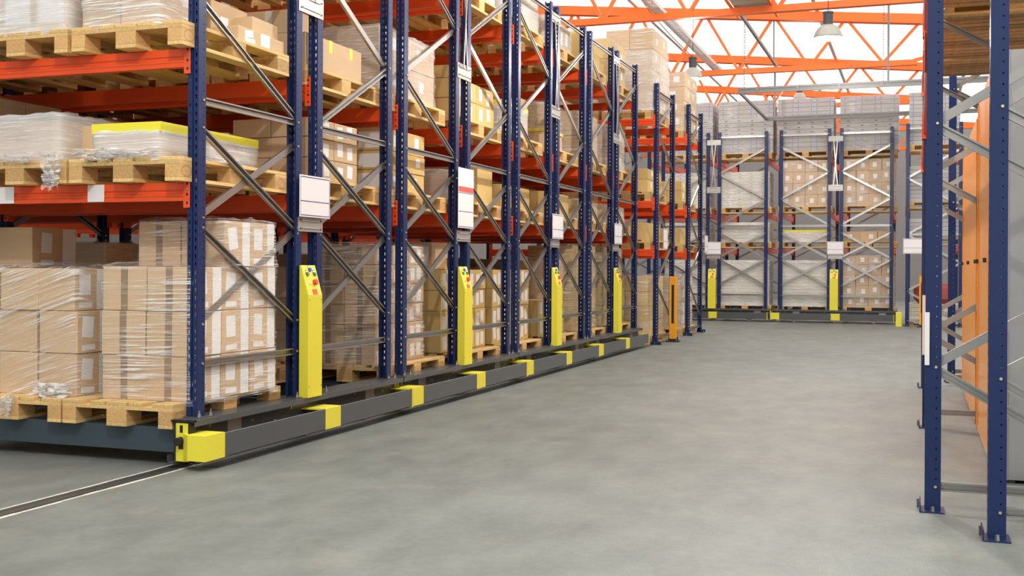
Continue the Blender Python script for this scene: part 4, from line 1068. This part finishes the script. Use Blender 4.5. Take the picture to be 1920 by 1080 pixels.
def lamp(x, y, zc, r, label, power=LAMP_W):
    t = thing('high_bay_lamp', label, 'lamp', (x, y, zc), 0, 'high bay lamps')
    b = MB(); b.lathe((0, 0, 0), [(0.001, 0.24 + 0.20), (0.085, 0.24 + 0.20), (0.088, 0.24 + 0.17), (0.080, 0.40), (0.080, 0.22), (0.001, 0.22)], LAMPB, 24); obj('housing', b, t)
    b = MB(); prof = [(0.09, 0.22), (0.13, 0.205), (0.175, 0.16), (0.215, 0.09), (0.235, 0.03), (r, 0.0)]
    prof = [(p * r / 0.24 if p > 0.1 else p, z) for p, z in prof[:-1]] + [(r * 1.02, 0)]
    prof += [(p - 0.004, z) for p, z in prof[::-1][:-1]]
    b.lathe((0, 0, 0), prof, LAMPG, 32); me = b.mesh('reflector')
    for p in me.polygons: p.use_smooth = True
    obj('reflector', me, t)
    b = MB(); b.lathe((0, 0, 0), [(0.001, 0.01), (0.05, 0.03), (0.06, 0.10), (0.04, 0.18), (0.001, 0.2)], BULB, 16); obj('bulb', b, t)
    b = MB(); b.cyl((0, 0, 0.44), (0, 0, roof_z(x) - zc), 0.006, 0.006, BLACK, 6); obj('suspension_cable', b, t)
    ld = bpy.data.lights.new('lamp_light', 'POINT'); ld.energy = power; ld.shadow_soft_size = 0.08; ld.color = (1, 0.97, 0.92)
    lo = bpy.data.objects.new('lamp_light', ld); COL.objects.link(lo); lo.parent = t; lo.location = (0, 0, -0.08)
lamp(2.62, 13.5, 5.0, 0.24, 'large high bay lamp hanging before the nearest truss at the right', 160)
lamp(-0.30, 17.1, 5.06, 0.20, 'high bay lamp hanging above the brown loads of the fixed racks', 100)
lamp(0.85, 27.1, 5.98, 0.2, 'small distant high bay lamp glowing above the end racks', 60)

# galvanised hanging rail frame
r = thing('hanging_rail_frame', 'galvanised rectangular rail frame hanging from chains before the end racks', 'rail frame', (0, 0, 4.6))
def rail(p0, p1, nm='rail', h=0.10):
    b = MB(); p0 = Vector(p0); p1 = Vector(p1); d = (p1 - p0).normalized(); u = Vector((0, 0, 1)); v = d.cross(u)
    for s in (-1, 1): b.extr([(-0.018, -0.02), (0.018, -0.02), (0.018, 0.02), (-0.018, 0.02)], p0 + u * s * h * .38, p1 + u * s * h * .38, u, v, RAILG)
    b.extr([(-h * .3, -0.004), (h * .3, -0.004), (h * .3, 0.004), (-h * .3, 0.004)], p0, p1, u, v, RAILG)
    L = (p1 - p0).length; k = 0.35
    while k < L:
        q = p0 + d * k; b.extr([(-h * .5, -0.024), (h * .5, -0.024), (h * .5, 0.024), (-h * .5, 0.024)], q - d * 0.03, q + d * 0.03, u, v, RAILG); k += 0.75
    obj(nm, b, r)
rail((0.79, 16.0, 0), (9.0, 16.0, 0)); rail((0.79, 20.22, 0), (9.0, 20.22, 0), h=0.08)
b = MB(); b.box(0.77, 0.81, 16.0, 20.22, -0.03, 0.02, RAILG); obj('side_rail', b, r)
def chain(x, y, label):
    b = MB(); z = 4.66
    while z < roof_z(x) - 0.1:
        a = Vector((x, y, z)); o = 0.012
        if int(z * 20) % 2: b.box(x - 0.016, x + 0.016, y - 0.004, y + 0.004, z, z + 0.008, RAILG); b.box(x - 0.016, x - 0.009, y - 0.004, y + 0.004, z, z + 0.055, RAILG); b.box(x + 0.009, x + 0.016, y - 0.004, y + 0.004, z, z + 0.055, RAILG); b.box(x - 0.016, x + 0.016, y - 0.004, y + 0.004, z + 0.047, z + 0.055, RAILG)
        else: b.box(x - 0.004, x + 0.004, y - 0.016, y - 0.009, z, z + 0.055, RAILG); b.box(x - 0.004, x + 0.004, y + 0.009, y + 0.016, z, z + 0.055, RAILG); b.box(x - 0.004, x + 0.004, y - 0.016, y + 0.016, z, z + 0.008, RAILG); b.box(x - 0.004, x + 0.004, y - 0.016, y + 0.016, z + 0.047, z + 0.055, RAILG)
        z += 0.05
    tag(obj('chain', b), label, 'chain', 'chains of the rail frame')
chain(0.90, 16.0, 'chain holding the left end of the hanging rail frame'); chain(3.42, 16.0, 'chain holding the hanging rail frame near the right posts')
b = MB(); b.box(0.955, 0.995, 20.20, 20.24, 4.625, 5.80, RAILG); tag(obj('hanger_bar', b), 'grey hanger bar holding the far rail under the second truss', 'hanger')
b = MB(); b.box(3.46, 3.50, 17.0, 17.04, 4.8, 7.2, RAILG); tag(obj('hanger_bar', b), 'grey hanger bar beside the right chain of the rail frame', 'hanger')
# cable tray
b = MB(); b.box(-0.47, -0.46, 5, 21.2, 5.80, 5.87, ZINC); b.box(-0.30, -0.29, 5, 21.2, 5.80, 5.87, ZINC)
y = 5.0
while y < 21.2: b.box(-0.46, -0.30, y, y + 0.06, 5.80, 5.808, ZINC); y += 0.11
for yy in (14.0, 20.0): b.box(-0.45, -0.44, yy - .02, yy + .02, 5.87, 6.9, ZINC)
tag(obj('cable_tray', b), 'perforated galvanised cable tray running along the roof above the left racks', 'cable tray')
b = MB(); b.box(0.95, 1.0, 15.0, 20.6, 5.80, 5.86, RAILG); b.box(0.96, 0.99, 19.96, 20.0, 5.86, 7.1, RAILG); b.box(0.96, 0.99, 15.2, 15.24, 5.86, 7.4, RAILG); tag(obj('support_rail', b), 'grey support rail running back from the heater box', 'support rail')
b = MB(); pts = [(-0.9 + 0.6 * t / 12, 12.0 + 5.0 * t / 12, 6.6 - 1.1 * t / 12 - 0.15 * math.sin(math.pi * t / 12)) for t in range(13)]
for p, q in zip(pts, pts[1:]): b.cyl(p, q, 0.006, 0.006, BLACK, 6)
tag(obj('lamp_cable', b), 'thin dark cable running down to the lamp above the fixed racks', 'cable')
# heater box on the nearest truss
r = thing('heater_box', 'cream slatted heater box held by orange bars on the nearest truss', 'heater', (0, 0, 0))
b = MB(); b.box(0.98, 1.62, 13.35, 14.75, 5.77, 6.35, HVAC, 0.01)
for i in range(9): b.box(0.99, 1.61, 13.37 + i * 0.155, 13.45 + i * 0.155, 5.755, 5.77, HVAC)
obj('housing', b, r)
for x in (0.96, 1.64):
    b = MB(); b.box(x - 0.02, x + 0.02, 13.2, 14.9, 5.715, 5.755, TRUSS); obj('support_bar', b, r)
# further lamps of the row over the aisle
lamp(2.62, 4.6, 5.0, 0.24, 'high bay lamp over the aisle between the nearest truss and the camera')
lamp(2.62, -4.3, 5.0, 0.24, 'high bay lamp over the near end of the aisle')
